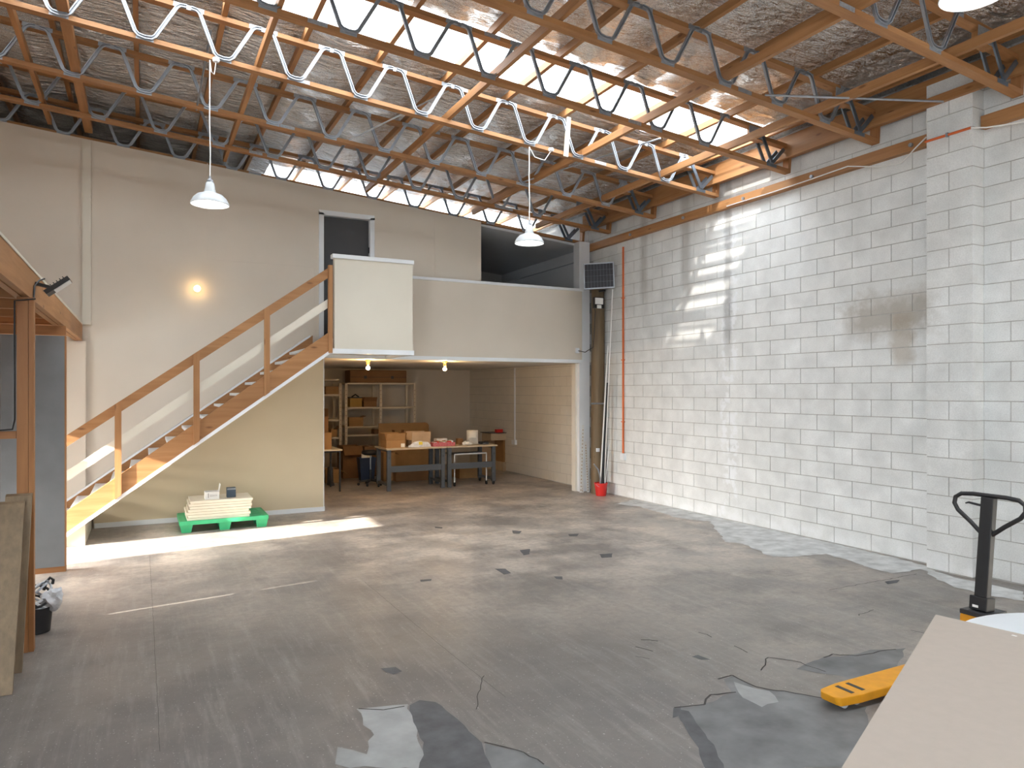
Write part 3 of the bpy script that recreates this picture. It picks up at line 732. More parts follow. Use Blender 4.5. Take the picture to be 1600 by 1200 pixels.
def carton(name, label, x0, x1, y0, y1, z0, z1, mat='card', flaps='', ang=35, fl_len=None, inside='card_dark', cat='cardboard box', group=None, rot=0):
    c0 = Vector(((x0 + x1) / 2, (y0 + y1) / 2, z0)); t = thing(name, label, cat, c0, group, (0, 0, rot))
    w, d, h = (x1 - x0) / 2, (y1 - y0) / 2, z1 - z0; th = .006
    bm = bmesh.new(); box(bm, -w, w, -d, d, 0, th)
    box(bm, -w, w, -d, -d + th, th, h); box(bm, -w, w, d - th, d, th, h); box(bm, -w, -w + th, -d + th, d - th, th, h); box(bm, w - th, w, -d + th, d - th, th, h)
    link('body', mesh('body', bm, mat), t)
    if not flaps:
        bm = bmesh.new(); box(bm, -w, -.002, -d, d, h, h + .005); box(bm, .002, w, -d, d, h, h + .005); link('lid', mesh('lid', bm, mat), t)
        bm = bmesh.new(); box(bm, -.024, .024, -d - .001, d, h + .005, h + .0065); link('tape', mesh('tape', bm, 'card_pale'), t)
    for f_ in flaps:
        bm = bmesh.new(); l_ = fl_len or min(w, d) * .9; a_ = math.radians(ang)
        o_, u_ = l_ * math.cos(a_), l_ * math.sin(a_)
        if f_ in 'fb':
            s_ = -1 if f_ == 'f' else 1
            pts = [(s_ * d, h), (s_ * (d + o_), h + u_), (s_ * (d + o_), h + u_ + .006), (s_ * d, h + .006)]; prism(bm, pts, 0, -w, w)
        else:
            s_ = -1 if f_ == 'l' else 1
            pts = [(s_ * w, h), (s_ * (w + o_), h + u_), (s_ * (w + o_), h + u_ + .006), (s_ * w, h + .006)]; prism(bm, pts, 1, -d, d)
        link('flap', mesh('flap', bm, mat), t)
    if flaps:
        bm = bmesh.new(); box(bm, -w + th, w - th, -d + th, d - th, th, h * .55); link('contents', mesh('contents', bm, inside), t)
    return t
cx = onY(331, 780, 10.1)
t = carton('small_carton', 'small white carton with raised brown flap on the ivory panels', cx.x - .085, cx.x + .085, 10.03, 10.2, ztop, ztop + .095, 'paper', 'r', 80, .09)
B('print', 'dark_label', t, (cx.x - .05, cx.x - .045, 10.028, 10.0295, ztop + .02, ztop + .08), (cx.x - .03, cx.x + .06, 10.028, 10.0295, ztop + .04, ztop + .043), (cx.x - .03, cx.x + .06, 10.028, 10.0295, ztop + .055, ztop + .057))
cx = onY(361, 780, 10.15)
t = thing('slate_box', 'dark slate blue small box standing on the ivory panels', 'box', (cx.x, 10.15, ztop))
B('body', 'slate', t, (cx.x - .055, cx.x + .055, 10.10, 10.2, ztop, ztop + .125), bevel=.003); B('pale_band', 'steel', t, (cx.x - .053, cx.x + .053, 10.098, 10.0995, ztop + .1, ztop + .12))

# ================================================================== UNDER THE MEZZANINE
def desk(name, label, x0, x1, y0, y1, zt_, stretcher=True, casters=()):
    t = thing(name, label, 'workbench', ((x0 + x1) / 2, (y0 + y1) / 2, 0), 'grey steel workbenches')
    B('bench_top', 'top', t, (x0 - .06, x1 + .06, y0 - .06, y1 + .06, zt_ - .028, zt_), bevel=.003)
    for x in (x0, x1):
        for y in (y0, y1):
            B('leg', 'bench_steel', t, (x - .035, x + .035, y - .03, y + .03, 0 if (x, y) not in casters else .07, zt_ - .03))
            if y == y0:
                for zz in (.58, .60): B('adjuster_hole', 'black', t, (x - .008, x + .008, y - .0325, y - .0302, zz, zz + .012))
        B('leg_brace', 'bench_steel', t, (x - .03, x + .03, y0 + .031, y1 - .031, zt_ - .06, zt_ - .031))
        B('foot_bar', 'bench_steel', t, (x - .025, x + .025, y0 + .031, y1 - .031, .09, .13))
    B('stretcher', 'bench_steel', t, (x0 + .036, x1 - .036, y0 - .02, y0 + .01, .335, .445))
    for x, y in casters:
        bm = bmesh.new(); tube(bm, [(x - .012, y, .032), (x + .012, y, .032)], .031, 12); obj('caster', bm, 'black', t, True)
        B('caster_fork', 'bench_steel', t, (x - .022, x - .015, y - .02, y + .02, .03, .069), (x + .015, x + .022, y - .02, y + .02, .03, .069))
    return t
zdesk = onY(640, 700, 12.32).z
D0, D1 = 12.38, 13.0
desk('workbench', 'left grey steel workbench carrying the open cartons', 3.90, 4.93, D0, D1, zdesk, casters=((3.90, D1),))
desk('workbench', 'right grey steel workbench with white paper roll and wheels', 5.06, 5.97, D0, D1, zdesk, casters=((5.97, D0), (5.97, D1)))
# wheeled trolley frame parked under the right bench
t = thing('wheeled_stand', 'slim white tubular stand on castors under the right workbench', 'stand', (5.5, 12.55, 0))
for x in (5.20, 5.86):
    T('upright', 'paper', t, [(x, 12.46, .07), (x, 12.46, .60)], .012)
    bm = bmesh.new(); tube(bm, [(x - .012, 12.46, .032), (x + .012, 12.46, .032)], .031, 12); obj('caster', bm, 'black', t, True)
    B('caster_fork', 'dark_steel', t, (x - .02, x + .02, 12.445, 12.475, .05, .075))
T('crossbar', 'paper', t, [(5.20, 12.46, .60), (5.86, 12.46, .60)], .014)
B('tray', 'bench_steel', t, (5.19, 5.87, 12.475, 12.90, .585, .60))
def pb(u0, u1, v0, v1, y):
    """box extents of a front face seen between two pixel columns and rows at depth y"""
    a = onY(u0, v1, y); b_ = onY(u1, v0, y); return a.x, b_.x, a.z, b_.z
x0, x1, z0, z1 = pb(606, 632, 675, 699, 12.5)
carton('open_carton', 'open brown carton with raised pale flap on the left workbench', x0 - .04, x1, 12.46, 12.82, zdesk, zdesk + .13, 'card', 'fblr', 75, .13, 'card_dark')
B('shipping_label', 'paper', bpy.data.objects['open_carton'], (x1 - .08, x1 - .01, 12.456, 12.459, zdesk + .01, zdesk + .075))
x0, x1, z0, z1 = pb(642, 671, 670, 698, 12.55)
carton('open_carton', 'open carton wrapped in clear plastic at middle of the left workbench', x0, x1, 12.5, 12.8, zdesk, zdesk + .12, 'card_pale', 'fb', 80, .15, 'bag')
t = bpy.data.objects['open_carton.001']
bm = bmesh.new(); bmesh.ops.create_icosphere(bm, subdivisions=3, radius=1)
for v in bm.verts: v.co = Vector((v.co.x * .2, v.co.y * .045, abs(v.co.z) * .1)) * (1 + .3 * noise.noise(v.co * 3.3)) + Vector((x0 + .14, 12.45, zdesk + .001))
obj('plastic_bag', bm, 'bag', t, True); B('sticker', 'yellow_note', t, (x0 + .1, x0 + .17, 12.4, 12.402, zdesk + .045, zdesk + .1))
carton('narrow_carton', 'narrow brown carton between the two open cartons on the bench', x0 - .19, x0 - .03, 12.88, 13.04, zdesk, zdesk + .24, 'card_dark', 'lr', 70, .05)
x0, x1, _, _ = pb(674, 708, 685, 698, 12.5)
t = thing('pink_tray', 'tray of pink and red packets where the two benches meet', 'tray', ((x0 + x1) / 2, 12.5, zdesk))
B('tray_base', 'pink', t, (x0, x1, 12.4, 12.68, zdesk, zdesk + .012), (x0, x1, 12.4, 12.412, zdesk + .012, zdesk + .07), (x0, x1, 12.668, 12.68, zdesk + .012, zdesk + .07), (x0, x0 + .012, 12.412, 12.668, zdesk + .012, zdesk + .07), (x1 - .012, x1, 12.412, 12.668, zdesk + .012, zdesk + .07))
for k in range(9):
    xx = x0 + .04 + (x1 - x0 - .1) * k / 8; B('packet', ['pink', 'red', 'card_pale'][k % 3] if k % 4 else 'paper', t, (xx, xx + .05, 12.43 + .02 * (k % 3), 12.60, zdesk + .013, zdesk + .075 + .012 * (k % 3)), bevel=.006)
x0, x1, _, _ = pb(680, 697, 681, 690, 12.75)
t = carton('white_carton', 'small tilted white carton behind the pink packets', x0, x1, 12.70, 12.82, zdesk, zdesk + .12, 'paper', rot=.1)
x0, x1, _, _ = pb(714, 722, 680, 694, 12.7)
carton('tiny_carton', 'tiny brown carton between pink packets and paper roll', x0, x1, 12.65, 12.75, zdesk, zdesk + .11, 'card_dark')
c = onY(739, 680, 12.75)
t = thing('paper_roll', 'upright thick white paper roll on the right workbench', 'paper roll', (c.x, 12.78, zdesk))
bm = bmesh.new(); lathe(bm, [(.028, .26), (.108, .26), (.112, .255), (.112, .006), (.108, 0), (.028, 0), (.028, .26)], (c.x, 12.78, zdesk)); obj('roll', bm, 'paper', t, True)
bm = bmesh.new()
prev = None
for k in range(9):
    yy = 12.66 - .022 * k; zz = zdesk + .26 * max(0, 1 - k / 3.2) ** 1.6 * .45 + .004
    r_ = [bm.verts.new((c.x + dx, yy, zz + .004 * math.sin(dx * 60 + k))) for dx in (-.13, -.07, -.01, .05)]
    if prev:
        for q in range(3): bm.faces.new((prev[q], prev[q + 1], r_[q + 1], r_[q]))
    prev = r_
bmesh.ops.solidify(bm, geom=bm.faces[:], thickness=.003); obj('loose_sheet', bm, 'paper', t, True)
c = onY(721, 690, 12.5)
t = thing('crumpled_paper', 'crumpled white paper lying in front of the paper roll', 'paper', (c.x + .1, 12.52, zdesk))
bm = bmesh.new(); bmesh.ops.create_icosphere(bm, subdivisions=3, radius=1)
for v in bm.verts: v.co = Vector((v.co.x * .09, v.co.y * .07, max(v.co.z, -.3) * .055)) * (1 + .35 * noise.noise(v.co * 2.7))
mz_ = min(v.co.z for v in bm.verts)
for v in bm.verts: v.co += Vector((c.x + .13, 12.52, zdesk - mz_ + .001))
obj('sheet', bm, 'paper', t)
c = onY(757, 690, 12.55)
t = thing('desk_tray', 'small grey wire tray at right of the paper roll', 'tray', (c.x, 12.6, zdesk))
B('tray_base', 'steel', t, (c.x - .07, c.x + .07, 12.5, 12.68, zdesk, zdesk + .006))
B('tray_side', 'dark_steel', t, (c.x - .07, c.x + .07, 12.5, 12.504, zdesk + .0065, zdesk + .045), (c.x - .07, c.x + .07, 12.676, 12.68, zdesk + .0065, zdesk + .045), (c.x - .07, c.x - .066, 12.504, 12.676, zdesk + .0065, zdesk + .045), (c.x + .066, c.x + .07, 12.504, 12.676, zdesk + .0065, zdesk + .045))
# side table at the left
zta = onY(534, 702, 12.757).z
t = thing('side_table', 'pale topped table with thin black legs beside the stair wall', 'table', (2.8, 13.0, 0))
B('table_top', 'panel_ivory', t, (2.46, 3.16, 12.72, 13.5, zta - .022, zta), bevel=.002)
for x in (2.50, 3.12):
    for y in (12.757, 13.46): B('leg', 'dark_steel', t, (x - .014, x + .014, y - .014, y + .014, 0, zta - .023))
B('apron', 'dark_steel', t, (2.515, 3.105, 12.745, 12.77, zta - .05, zta - .023), (2.515, 3.105, 13.447, 13.472, zta - .05, zta - .023))
x0, x1, _, z1 = pb(500, 516, 676, 698, 12.95)
carton('closed_carton', 'closed brown carton on the pale side table', 2.55, x1, 12.85, 13.15, zta, z1, 'card')
carton('tall_carton', 'tall dark brown carton at rear of the side table', 2.5, onY(511, 680, 13.3).x, 13.2, 13.42, zta, onY(511, 651, 13.3).z, 'card_dark')
# shelving racks
RY0, RY1 = 15.2, 15.75
def rack(label, ups, shelves, px0, px1):
    xa, xb = onY(px0, 650, RY0).x, onY(px1, 650, RY0).x
    t = thing('shelving_rack', label, 'shelving', ((xa + xb) / 2, RY0 + .2, 0))
    for u in ups:
        x = onY(u, 650, RY0).x
        for y in (RY0, RY1):
            B('upright', 'rack_cream', t, (x - .028, x + .028, y, y + .03, 0, onY(u, 599, RY0).z))
        for k in range(14): B('slot', 'card_dark', t, (x - .006, x + .006, RY0 - .0015, RY0 - .0002, .62 + .09 * k, .64 + .09 * k))
    return t, xa, xb
t, xa, xb = rack('tall cream steel shelving rack with boxes by the rear wall', (541, 595, 648), None, 541, 648)
zs = {}
for n_, (v, e) in enumerate(((598, 648), (636, 648), (666, 595), (679, 595))):
    z = onY(565, v, RY0).z; zs[n_] = z; xe = onY(e, 650, RY0).x
    B('shelf', 'rack_cream', t, (xa + .03, xe - .03, RY0 + .002, RY1 - .002, z - .035, z))
    for k in (xa + .03,): pass
B('shelf', 'rack_cream', t, (xa + .03, xb - .03, RY0 + .002, RY1 - .002, .36, .395))
zl = {}
t, xc, xd = rack('left cream shelving rack partly hidden by the stair wall', (480, 532), None, 480, 532)
for n_, v in enumerate((592, 616, 655, 683)):
    z = onY(520, v, RY0).z; zl[n_] = z
    B('shelf', 'rack_cream', t, (xc + .03, xd - .03, RY0 + .002, RY1 - .002, z - .04, z))
# things on the racks
x0, x1, _, _ = pb(546, 634, 576, 592, 15.3)
t = thing('dark_case', 'long dark brown case lying on top of the tall rack', 'case', ((x0 + x1) / 2, 15.45, zs[0]))
B('body', 'card_dark', t, (x0, x1, 15.24, 15.7, zs[0], 2.24), bevel=.02); B('lid_seam', 'black', t, (x0 + .01, x1 - .01, 15.236, 15.2395, zs[0] + .12, zs[0] + .126))
B('latch', 'dark_steel', t, (x0 + .3, x0 + .36, 15.232, 15.2355, zs[0] + .09, zs[0] + .15)); B('latch', 'dark_steel', t, (x1 - .36, x1 - .3, 15.232, 15.2355, zs[0] + .09, zs[0] + .15))
x0, x1, z0, z1 = pb(543, 566, 622, 644, 15.22)
t = thing('ochre_tub', 'ochre yellow tub with black lid on the tall rack', 'tub', ((x0 + x1) / 2, 15.45, zs[1]))
x0 += .06
B('tub', 'ochre', t, (x0, x1, 15.24, 15.55, zs[1] + .001, zs[1] + .19), bevel=.01)
B('lid', 'black', t, (x0 - .01, x1 + .01, 15.235, 15.56, zs[1] + .191, zs[1] + .215)); T('lid_handle', 'black', t, [(x0 + .05, 15.3, zs[1] + .216), ((x0 + x1) / 2, 15.3, zs[1] + .27), (x1 - .05, 15.3, zs[1] + .216)], .015)
x0, x1, _, _ = pb(568, 588, 624, 632, 15.25)
carton('shelf_carton', 'brown open carton beside the ochre tub on the tall rack', x0, x1, 15.22, 15.5, zs[1] + .001, zs[1] + .12, 'card_dark', 'fb', 60, .1)
x0, x1, _, _ = pb(545, 567, 650, 665, 15.25)
carton('shelf_carton', 'brown carton on the middle shelf under the ochre tub', x0, x1, 15.22, 15.5, zs[2] + .001, zs[2] + .19, 'card', 'r', 20, .07)
x0, x1, _, _ = pb(584, 594, 668, 678, 15.3)
carton('shelf_carton', 'small dark carton on the lowest visible shelf of the tall rack', x0, x1, 15.25, 15.5, zs[3] + .001, zs[3] + .09, 'card_dark')
x0, x1, _, _ = pb(516, 530, 620, 632, 15.3)
for n_, (u0, u1, k, h, lab) in enumerate(((508, 528, 1, .16, 'brown carton on the second shelf of the left rack'), (505, 512, 2, .22, 'brown carton standing on the third shelf of the left rack'), (516, 526, 3, .16, 'crumpled brown parcel on the lowest shelf of the left rack'))):
    a_ = onY(u0, 650, 15.3).x; c__ = onY(u1, 650, 15.3).x
    carton('rack_carton', lab, a_, c__, 15.24, 15.55, zl[k] + .001, zl[k] + h, ['card', 'card_dark', 'card'][n_], 'lr' if n_ == 2 else '', 40, .08)
# brown board leaning at the rack, cartons on the floor
t = thing('brown_board', 'large brown board standing behind the workbenches against the rack', 'board', (4.9, 15.0, 0))
x0, x1, _, z1 = pb(592, 670, 660, 700, 14.9)
bm = bmesh.new(); prism(bm, [(x0, .002), (x1, .002), (x1, z1 - .06), (x1 - .03, z1 - .015), (x1 - .08, z1), (x0, z1)], 1, 14.9, 14.93); obj('panel', bm, 'card', t)
x0, x1, _, z1 = pb(536, 566, 697, 735, 14.6)
carton('floor_carton', 'large brown carton on the floor below the tall rack', x0, x1, 14.6, 15.1, 0, z1, 'card_dark', 'f', -50, .22, 'card_dark')
x0, x1, _, z1 = pb(566, 588, 697, 735, 14.8)
carton('floor_carton', 'brown carton behind the black stool', x0 + .02, x1, 14.7, 15.1, 0, z1, 'card_dark')
x0, x1, _, z1 = pb(597, 615, 706, 740, 13.9)
carton('floor_carton', 'brown carton behind the left leg of the workbench', x0, x1, 13.8, 14.2, 0, z1, 'card', 'r', -30, .1)
x0, x1, _, z1 = pb(612, 668, 728, 748, 13.9)
carton('floor_carton', 'flat brown carton on the floor beneath the left workbench', x0, x1, 13.6, 14.1, 0, .22, 'card_dark')
x0, x1, _, z1 = pb(712, 755, 726, 750, 13.7)
carton('floor_carton', 'brown carton on the floor beneath the right workbench', x0, x1, 13.5, 13.9, 0, .28, 'card')
x0, x1, _, z1 = pb(505, 527, 728, 742, 14.2)
carton('floor_carton', 'opened brown carton with paper under the side table', x0, x1, 14.0, 14.4, 0, .26, 'card', 'r', -35, .18, 'paper')
t = thing('black_boot', 'dark gumboot standing under the side table', 'boot', (2.95, 14.0, 0))
bx_ = onY(516, 725, 13.75).x
bm = bmesh.new(); lathe(bm, [(0, .002), (.06, .002), (.06, .08), (.052, .34), (.046, .34), (.045, .02), (0, .02)], (bx_, 13.75, 0), 16); obj('shaft', bm, 'dark_label', t, True)
bm = bmesh.new(); bmesh.ops.create_uvsphere(bm, u_segments=12, v_segments=8, radius=1)
for v in bm.verts: v.co = Vector((v.co.x * .055, v.co.y * .12, max(0, v.co.z) * .085)) + Vector((bx_, 13.66, .003))
obj('toe', bm, 'dark_label', t, True)
# blue bin and stool
x0, x1, _, z1 = pb(562, 588, 713, 748, 14.0)
t = thing('navy_bin', 'navy blue plastic bin stuffed with papers behind the stool', 'bin', ((x0 + x1) / 2, 14.1, 0))
bm = bmesh.new(); w0, w1 = (x1 - x0) / 2 - .04, (x1 - x0) / 2
cxm = (x0 + x1) / 2
outer = [(w0, 0), (w1, .44)]
vs = []
for w, z, ins in ((w0, .004, 0), (w1, .46, 0), (w1 - .015, .46, 0), (w0 - .012, .02, 0)):
    vs.append([bm.verts.new((cxm + a_ * w, 14.12 + c__ * w * .7, z)) for a_, c__ in ((-1, -1), (1, -1), (1, 1), (-1, 1))])
for a_, c__ in zip(vs, vs[1:]):
    for q in range(4): bm.faces.new((a_[q], a_[(q + 1) % 4], c__[(q + 1) % 4], c__[q]))
bm.faces.new(vs[0][::-1]); bm.faces.new(vs[-1]); obj('bin_body', bm, 'navy', t)
B('papers', 'paper', t, (cxm - .12, cxm - .02, 14.03, 14.06, .2, .54)); B('papers', 'panel_ivory', t, (cxm - .02, cxm + .1, 14.1, 14.13, .2, .50))
sc = onfloor(578, 755); sc = Vector((onY(579, 740, 13.35).x, 13.35, 0))
t = thing('swivel_stool', 'low black swivel stool on star base left of the workbench', 'stool', sc)
bm = bmesh.new(); lathe(bm, [(0, .575), (.12, .575), (.16, .595), (.17, .625), (.155, .66), (0, .665)], sc, 24); obj('seat', bm, 'black', t, True)
T('column', 'steel', t, [sc + Vector((0, 0, .30)), sc + Vector((0, 0, .575))], .014); T('column_sleeve', 'black', t, [sc + Vector((0, 0, .09)), sc + Vector((0, 0, .30))], .026)
for k in range(5):
    a_ = 2 * math.pi * k / 5 + .4; d = Vector((math.cos(a_), math.sin(a_), 0))
    T('base_arm', 'black', t, [sc + Vector((0, 0, .10)), sc + d * .22 + Vector((0, 0, .07))], [.022, .014])
    bm = bmesh.new(); q = sc + d * .225; s_ = Vector((-d.y, d.x, 0)) * .014; tube(bm, [q - s_ + Vector((0, 0, .027)), q + s_ + Vector((0, 0, .027))], .026, 10); obj('caster', bm, 'black_rub', t, True)
# wall bench at the right wall
x0, x1, z0, z1 = pb(764, 800, 676, 688, 14.4)
t = thing('wall_cabinet', 'low plywood cabinet with overhanging drawer box at the right wall', 'cabinet', (6.8, 14.4, 0))
B('drawer_box', 'top', t, (x0, x1, 14.3, 14.75, z0, z1)); B('drawer_top', 'dark_steel', t, (x0 - .04, x1 + .03, 14.27, 14.78, z1 + .001, z1 + .014))
B('side_panel', 'card', t, (x0 + .32, x0 + .36, 14.32, 14.75, .2, z0 - .001)); B('base_box', 'top', t, (x0 + .3, x1 - .04, 14.3, 14.75, 0, .199)); B('back_panel', 'card_pale', t, (x0, x1, 14.755, 14.77, 0, z1))
t = tag(B('red_stapler', 'red', None, (x0 + .17, x0 + .32, 14.35, 14.45, z1 + .0145, z1 + .07), (x0 + .16, x0 + .33, 14.36, 14.44, z1 + .0702, z1 + .085)), 'small red tool box on the wall cabinet', 'tool box')
t = tag(T('black_tape_gun', 'black', None, [(x1 - .12, 14.4, z1 + .03), (x1 - .08, 14.4, z1 + .045), (x1 - .02, 14.4, z1 + .028)], [.018, .026, .012]), 'small black tape gun on the wall cabinet', 'tape gun')
sw = onX(805, 691, XW)
t = thing('power_outlet', 'white surface outlet with vertical conduit on the painted side wall', 'outlet', (XW, sw.y, sw.z))
B('box', 'white', t, (XW - .05, XW, sw.y - .08, sw.y + .08, sw.z - .05, sw.z + .05)); B('conduit', 'white', t, (XW - .025, XW, sw.y - .015, sw.y + .015, sw.z + .051, 2.29))

# ================================================================== LAMPS
def bulb_light(name, mat, c, r, parent):
    bm = bmesh.new(); bmesh.ops.create_uvsphere(bm, u_segments=14, v_segments=10, radius=r)
    for v in bm.verts: v.co += Vector(c)
    return obj(name, bm, mat, parent, True)
for u, y, lab in ((575, 11.45, 'bare warm bulb under the landing edge, left one'), (695, 11.45, 'bare warm bulb under the mezzanine, right one')):
    c = onY(u, 577 if u < 600 else 579, y)
    t = thing('ceiling_bulb', lab, 'light bulb', (c.x, y, 2.29), 'bulbs under the mezzanine')
    bm = bmesh.new(); lathe(bm, [(0, 2.299), (.045, 2.299), (.045, 2.28), (.03, 2.265), (.024, 2.215), (0, 2.21)], (c.x, y, 0), 16); obj('lamp_holder', bm, 'brass', t, True)
    bulb_light('bulb', 'bulb_room', (c.x, y, 2.165), .030, t)
c = onY(308, 451, YU - .09)
t = thing('wall_bulb', 'glowing warm bare bulb on the cream wall above the stairs', 'light bulb', (c.x, YU, c.z))
bm = bmesh.new(); tube(bm, [(c.x, YU - .001, c.z), (c.x, YU - .05, c.z)], .035, 16); obj('lamp_holder', bm, 'white', t, True)
bulb_light('bulb', 'bulb_warm', (c.x, YU - .1, c.z), .045, t)
PROF = [(.172, 0), (.176, .004), (.172, .018), (.150, .062), (.118, .092), (.078, .108), (.056, .118), (.047, .150), (.040, .205), (.034, .215), (0, .217)]
PIN = [(0, .205), (.034, .20), (.050, .115), (.074, .103), (.114, .087), (.146, .058), (.167, .016), (.172, 0)]
def pendant(lab, x, y, z, top, tail):
    t = thing('pendant_lamp', lab, 'pendant lamp', (x, y, z), 'white enamel pendant lamps')
    bm = bmesh.new(); lathe(bm, PROF + PIN, (x, y, z), 36); obj('lamp_shade', bm, 'enamel', t, True)
    bm = bmesh.new(); lathe(bm, [(0, .218), (.03, .218), (.03, .235), (.012, .25), (.012, .275), (0, .275)], (x, y, z), 16); obj('socket', bm, 'steel', t, True)
    bulb_light('bulb', 'bulb', (x, y, z + .062), .05, t)
    T('cord', 'paper', t, [(x, y, z + .27), (x + .004, y, z + .5), (x - .003, y, z + .8), (x, y, top - .03)], .006, 6)
    bm = bmesh.new(); lathe(bm, [(0, 0), (.03, 0), (.034, -.012), (.028, -.035), (0, -.035)], (x + tail, y, top), 16); obj('ceiling_rose', bm, 'white', t, True)
    T('cord_loop', 'paper', t, [(x, y, top - .03), (x + tail * .25, y, top - .14), (x + tail * .7, y, top - .16), (x + tail, y, top - .03)], .005, 6)
    return t
PZ = onY(328, 322, 7.53).z
pendant('left white enamel pendant lamp hanging before the upper wall', onY(328, 300, 7.50).x, 7.50, PZ + .005, zb(.58) - .001, .055)
pendant('right white enamel pendant lamp hanging before the dark upper opening', onY(827, 300, 7.50).x, 7.50, onY(827, 379, 7.45).z, zb(4.1) - .001, .30)
pendant('pendant lamp cut off by the top edge above the block pier', 4.16, 2.40, 4.02, zb(4.2) - .001, .06)

# ================================================================== CORNER BY THE COLUMN
PC = Vector((7.08, 10.475, 0))
pole = thing('timber_pole', 'weathered round timber pole standing in the corner by the column', 'pole', PC)
bm = bmesh.new(); tube(bm, [PC, PC + Vector((0, 0, 1.5)), PC + Vector((.005, 0, 3.0)), PC + Vector((0, 0, 3.6))], [.122, .118, .114, .11], 20); obj('shaft', bm, 'pole', pole, True)
B('clamp', 'steel', pole, (6.86, 7.20, 10.342, 10.350, 1.56, 1.585))
B('junction_box', 'white', pole, (6.97, 7.02, 10.33, 10.366, .74, .80))
def panel_quad(u, v, y): return onY(u, v, y)
sp = thing('solar_panel', 'small tilted solar panel with silver frame high on the timber pole', 'solar panel', (7.0, 10.25, 3.5))
q = [onY(911.5, 412, 10.30), onY(959, 409, 10.02), onY(960.5, 449.5, 9.97), onY(912.5, 452.5, 10.25)]
def quad_slab(pts, th, mat, name, parent):
    n_ = (pts[1] - pts[0]).cross(pts[3] - pts[0]).normalized()
    if n_.y > 0: n_ = -n_
    bm = bmesh.new(); a = [bm.verts.new(p_) for p_ in pts]; b2 = [bm.verts.new(p_ - n_ * th) for p_ in pts]
    bm.faces.new(a); bm.faces.new(b2[::-1])
    for k in range(4): bm.faces.new((a[k], b2[k], b2[(k + 1) % 4], a[(k + 1) % 4]))
    obj(name, bm, mat, parent); return n_
n_ = quad_slab(q, .03, 'steel', 'frame', sp)
def uvp(s_, t_): return q[0].lerp(q[1], s_).lerp(q[3].lerp(q[2], s_), t_) + n_ * .004
for r in range(4):
    for k in range(9):
        a0, a1 = .035 + .93 * k / 9 + .002, .035 + .93 * (k + 1) / 9 - .002; b0, b1 = .045 + .91 * r / 4 + .003, .045 + .91 * (r + 1) / 4 - .003
        quad_slab([uvp(a0, b0), uvp(a1, b0), uvp(a1, b1), uvp(a0, b1)], .003, 'cell', 'solar_cell', sp)
B('mount_arm', 'dark_steel', sp, (7.02, 7.05, 10.2, 10.358, 3.50, 3.53))
sl_ = thing('sensor_light', 'white and black sensor floodlight below the solar panel', 'sensor light', (7.02, 10.28, 3.1))
x0, x1, z0, z1 = pb(930, 942, 466, 475, 10.24); B('lamp_face', 'paper', sl_, (x0, x1, 10.23, 10.245, z0, z1))
x0b, x1b, z0b, z1b = pb(929, 944, 465, 481, 10.25); B('housing', 'black', sl_, (x0b, x1b, 10.246, 10.31, z0b, z1b)); B('sensor', 'paper', sl_, (x0 + .04, x1 - .04, 10.225, 10.2455, z0 - .07, z0 - .015))
T('cable', 'dark_steel', sl_, [(x0b - .003, 10.30, z0b + .1), (6.93, 10.33, z0b - .05), (6.92, 10.35, 2.75), (6.935, 10.4, 2.55), (6.90, 10.6, 2.47), (6.85, 10.74, 2.5)], .006)
B('outlet_box', 'white', sl_, (6.80, 6.87, 10.74, 10.775, 2.46, 2.55))
# red bucket with lengths of pipe
bc = Vector((onY(939, 770, 10.21).x, 10.21, 0))
t = thing('red_bucket', 'red plastic bucket at the foot of the timber pole', 'bucket', bc)
bm = bmesh.new(); lathe(bm, [(0, .003), (.085, .003), (.112, .205), (.118, .205), (.118, .222), (.106, .222), (.082, .012), (0, .012)], bc, 28); obj('body', bm, 'red', t, True)
T('handle', 'steel', t, [bc + Vector((.115 * math.cos(a_), -.115 * abs(math.sin(a_)) * .7 - .01, .205 - .06 * math.sin(a_))) for a_ in [math.pi * k / 10 for k in range(11)]], .003, 6)
def lean(name, lab, u0, v0, u1, v1, y1, r, mat, cat, seg=10):
    p0 = Vector((onY(u0, v0, bc.y).x, bc.y + .0, .02)); p1 = onY(u1, v1, y1)
    p0.x = max(bc.x - .06, min(bc.x + .06, p0.x))
    t_ = thing(name, lab, cat, p0, 'pipe lengths standing in the red bucket'); T('tube', mat, t_, [p0, p0.lerp(p1, .5), p1], r, seg); return t_
lean('black_pipe', 'thick black pipe standing in the red bucket', 941, 753, 948.5, 598, 10.20, .028, 'black', 'pipe')
lean('white_conduit', 'tallest thin white conduit standing in the red bucket', 946, 753, 957, 452, 9.93, .009, 'paper', 'conduit')
lean('white_conduit', 'white conduit leaning left of the black pipe in the bucket', 937, 753, 950, 540, 10.15, .013, 'paper', 'conduit')
lean('white_conduit', 'short white conduit right of the black pipe in the bucket', 945, 753, 952, 695, 10.15, .01, 'paper', 'conduit')
t = thing('hose_offcut', 'curved grey hose offcut bending out of the red bucket', 'hose', bc)
T('tube', 'steel', t, [bc + Vector((-.04, -.03, .03)), bc + Vector((-.04, -.04, .3)), bc + Vector((-.10, -.06, .46)), bc + Vector((-.2, -.08, .56))], .012)
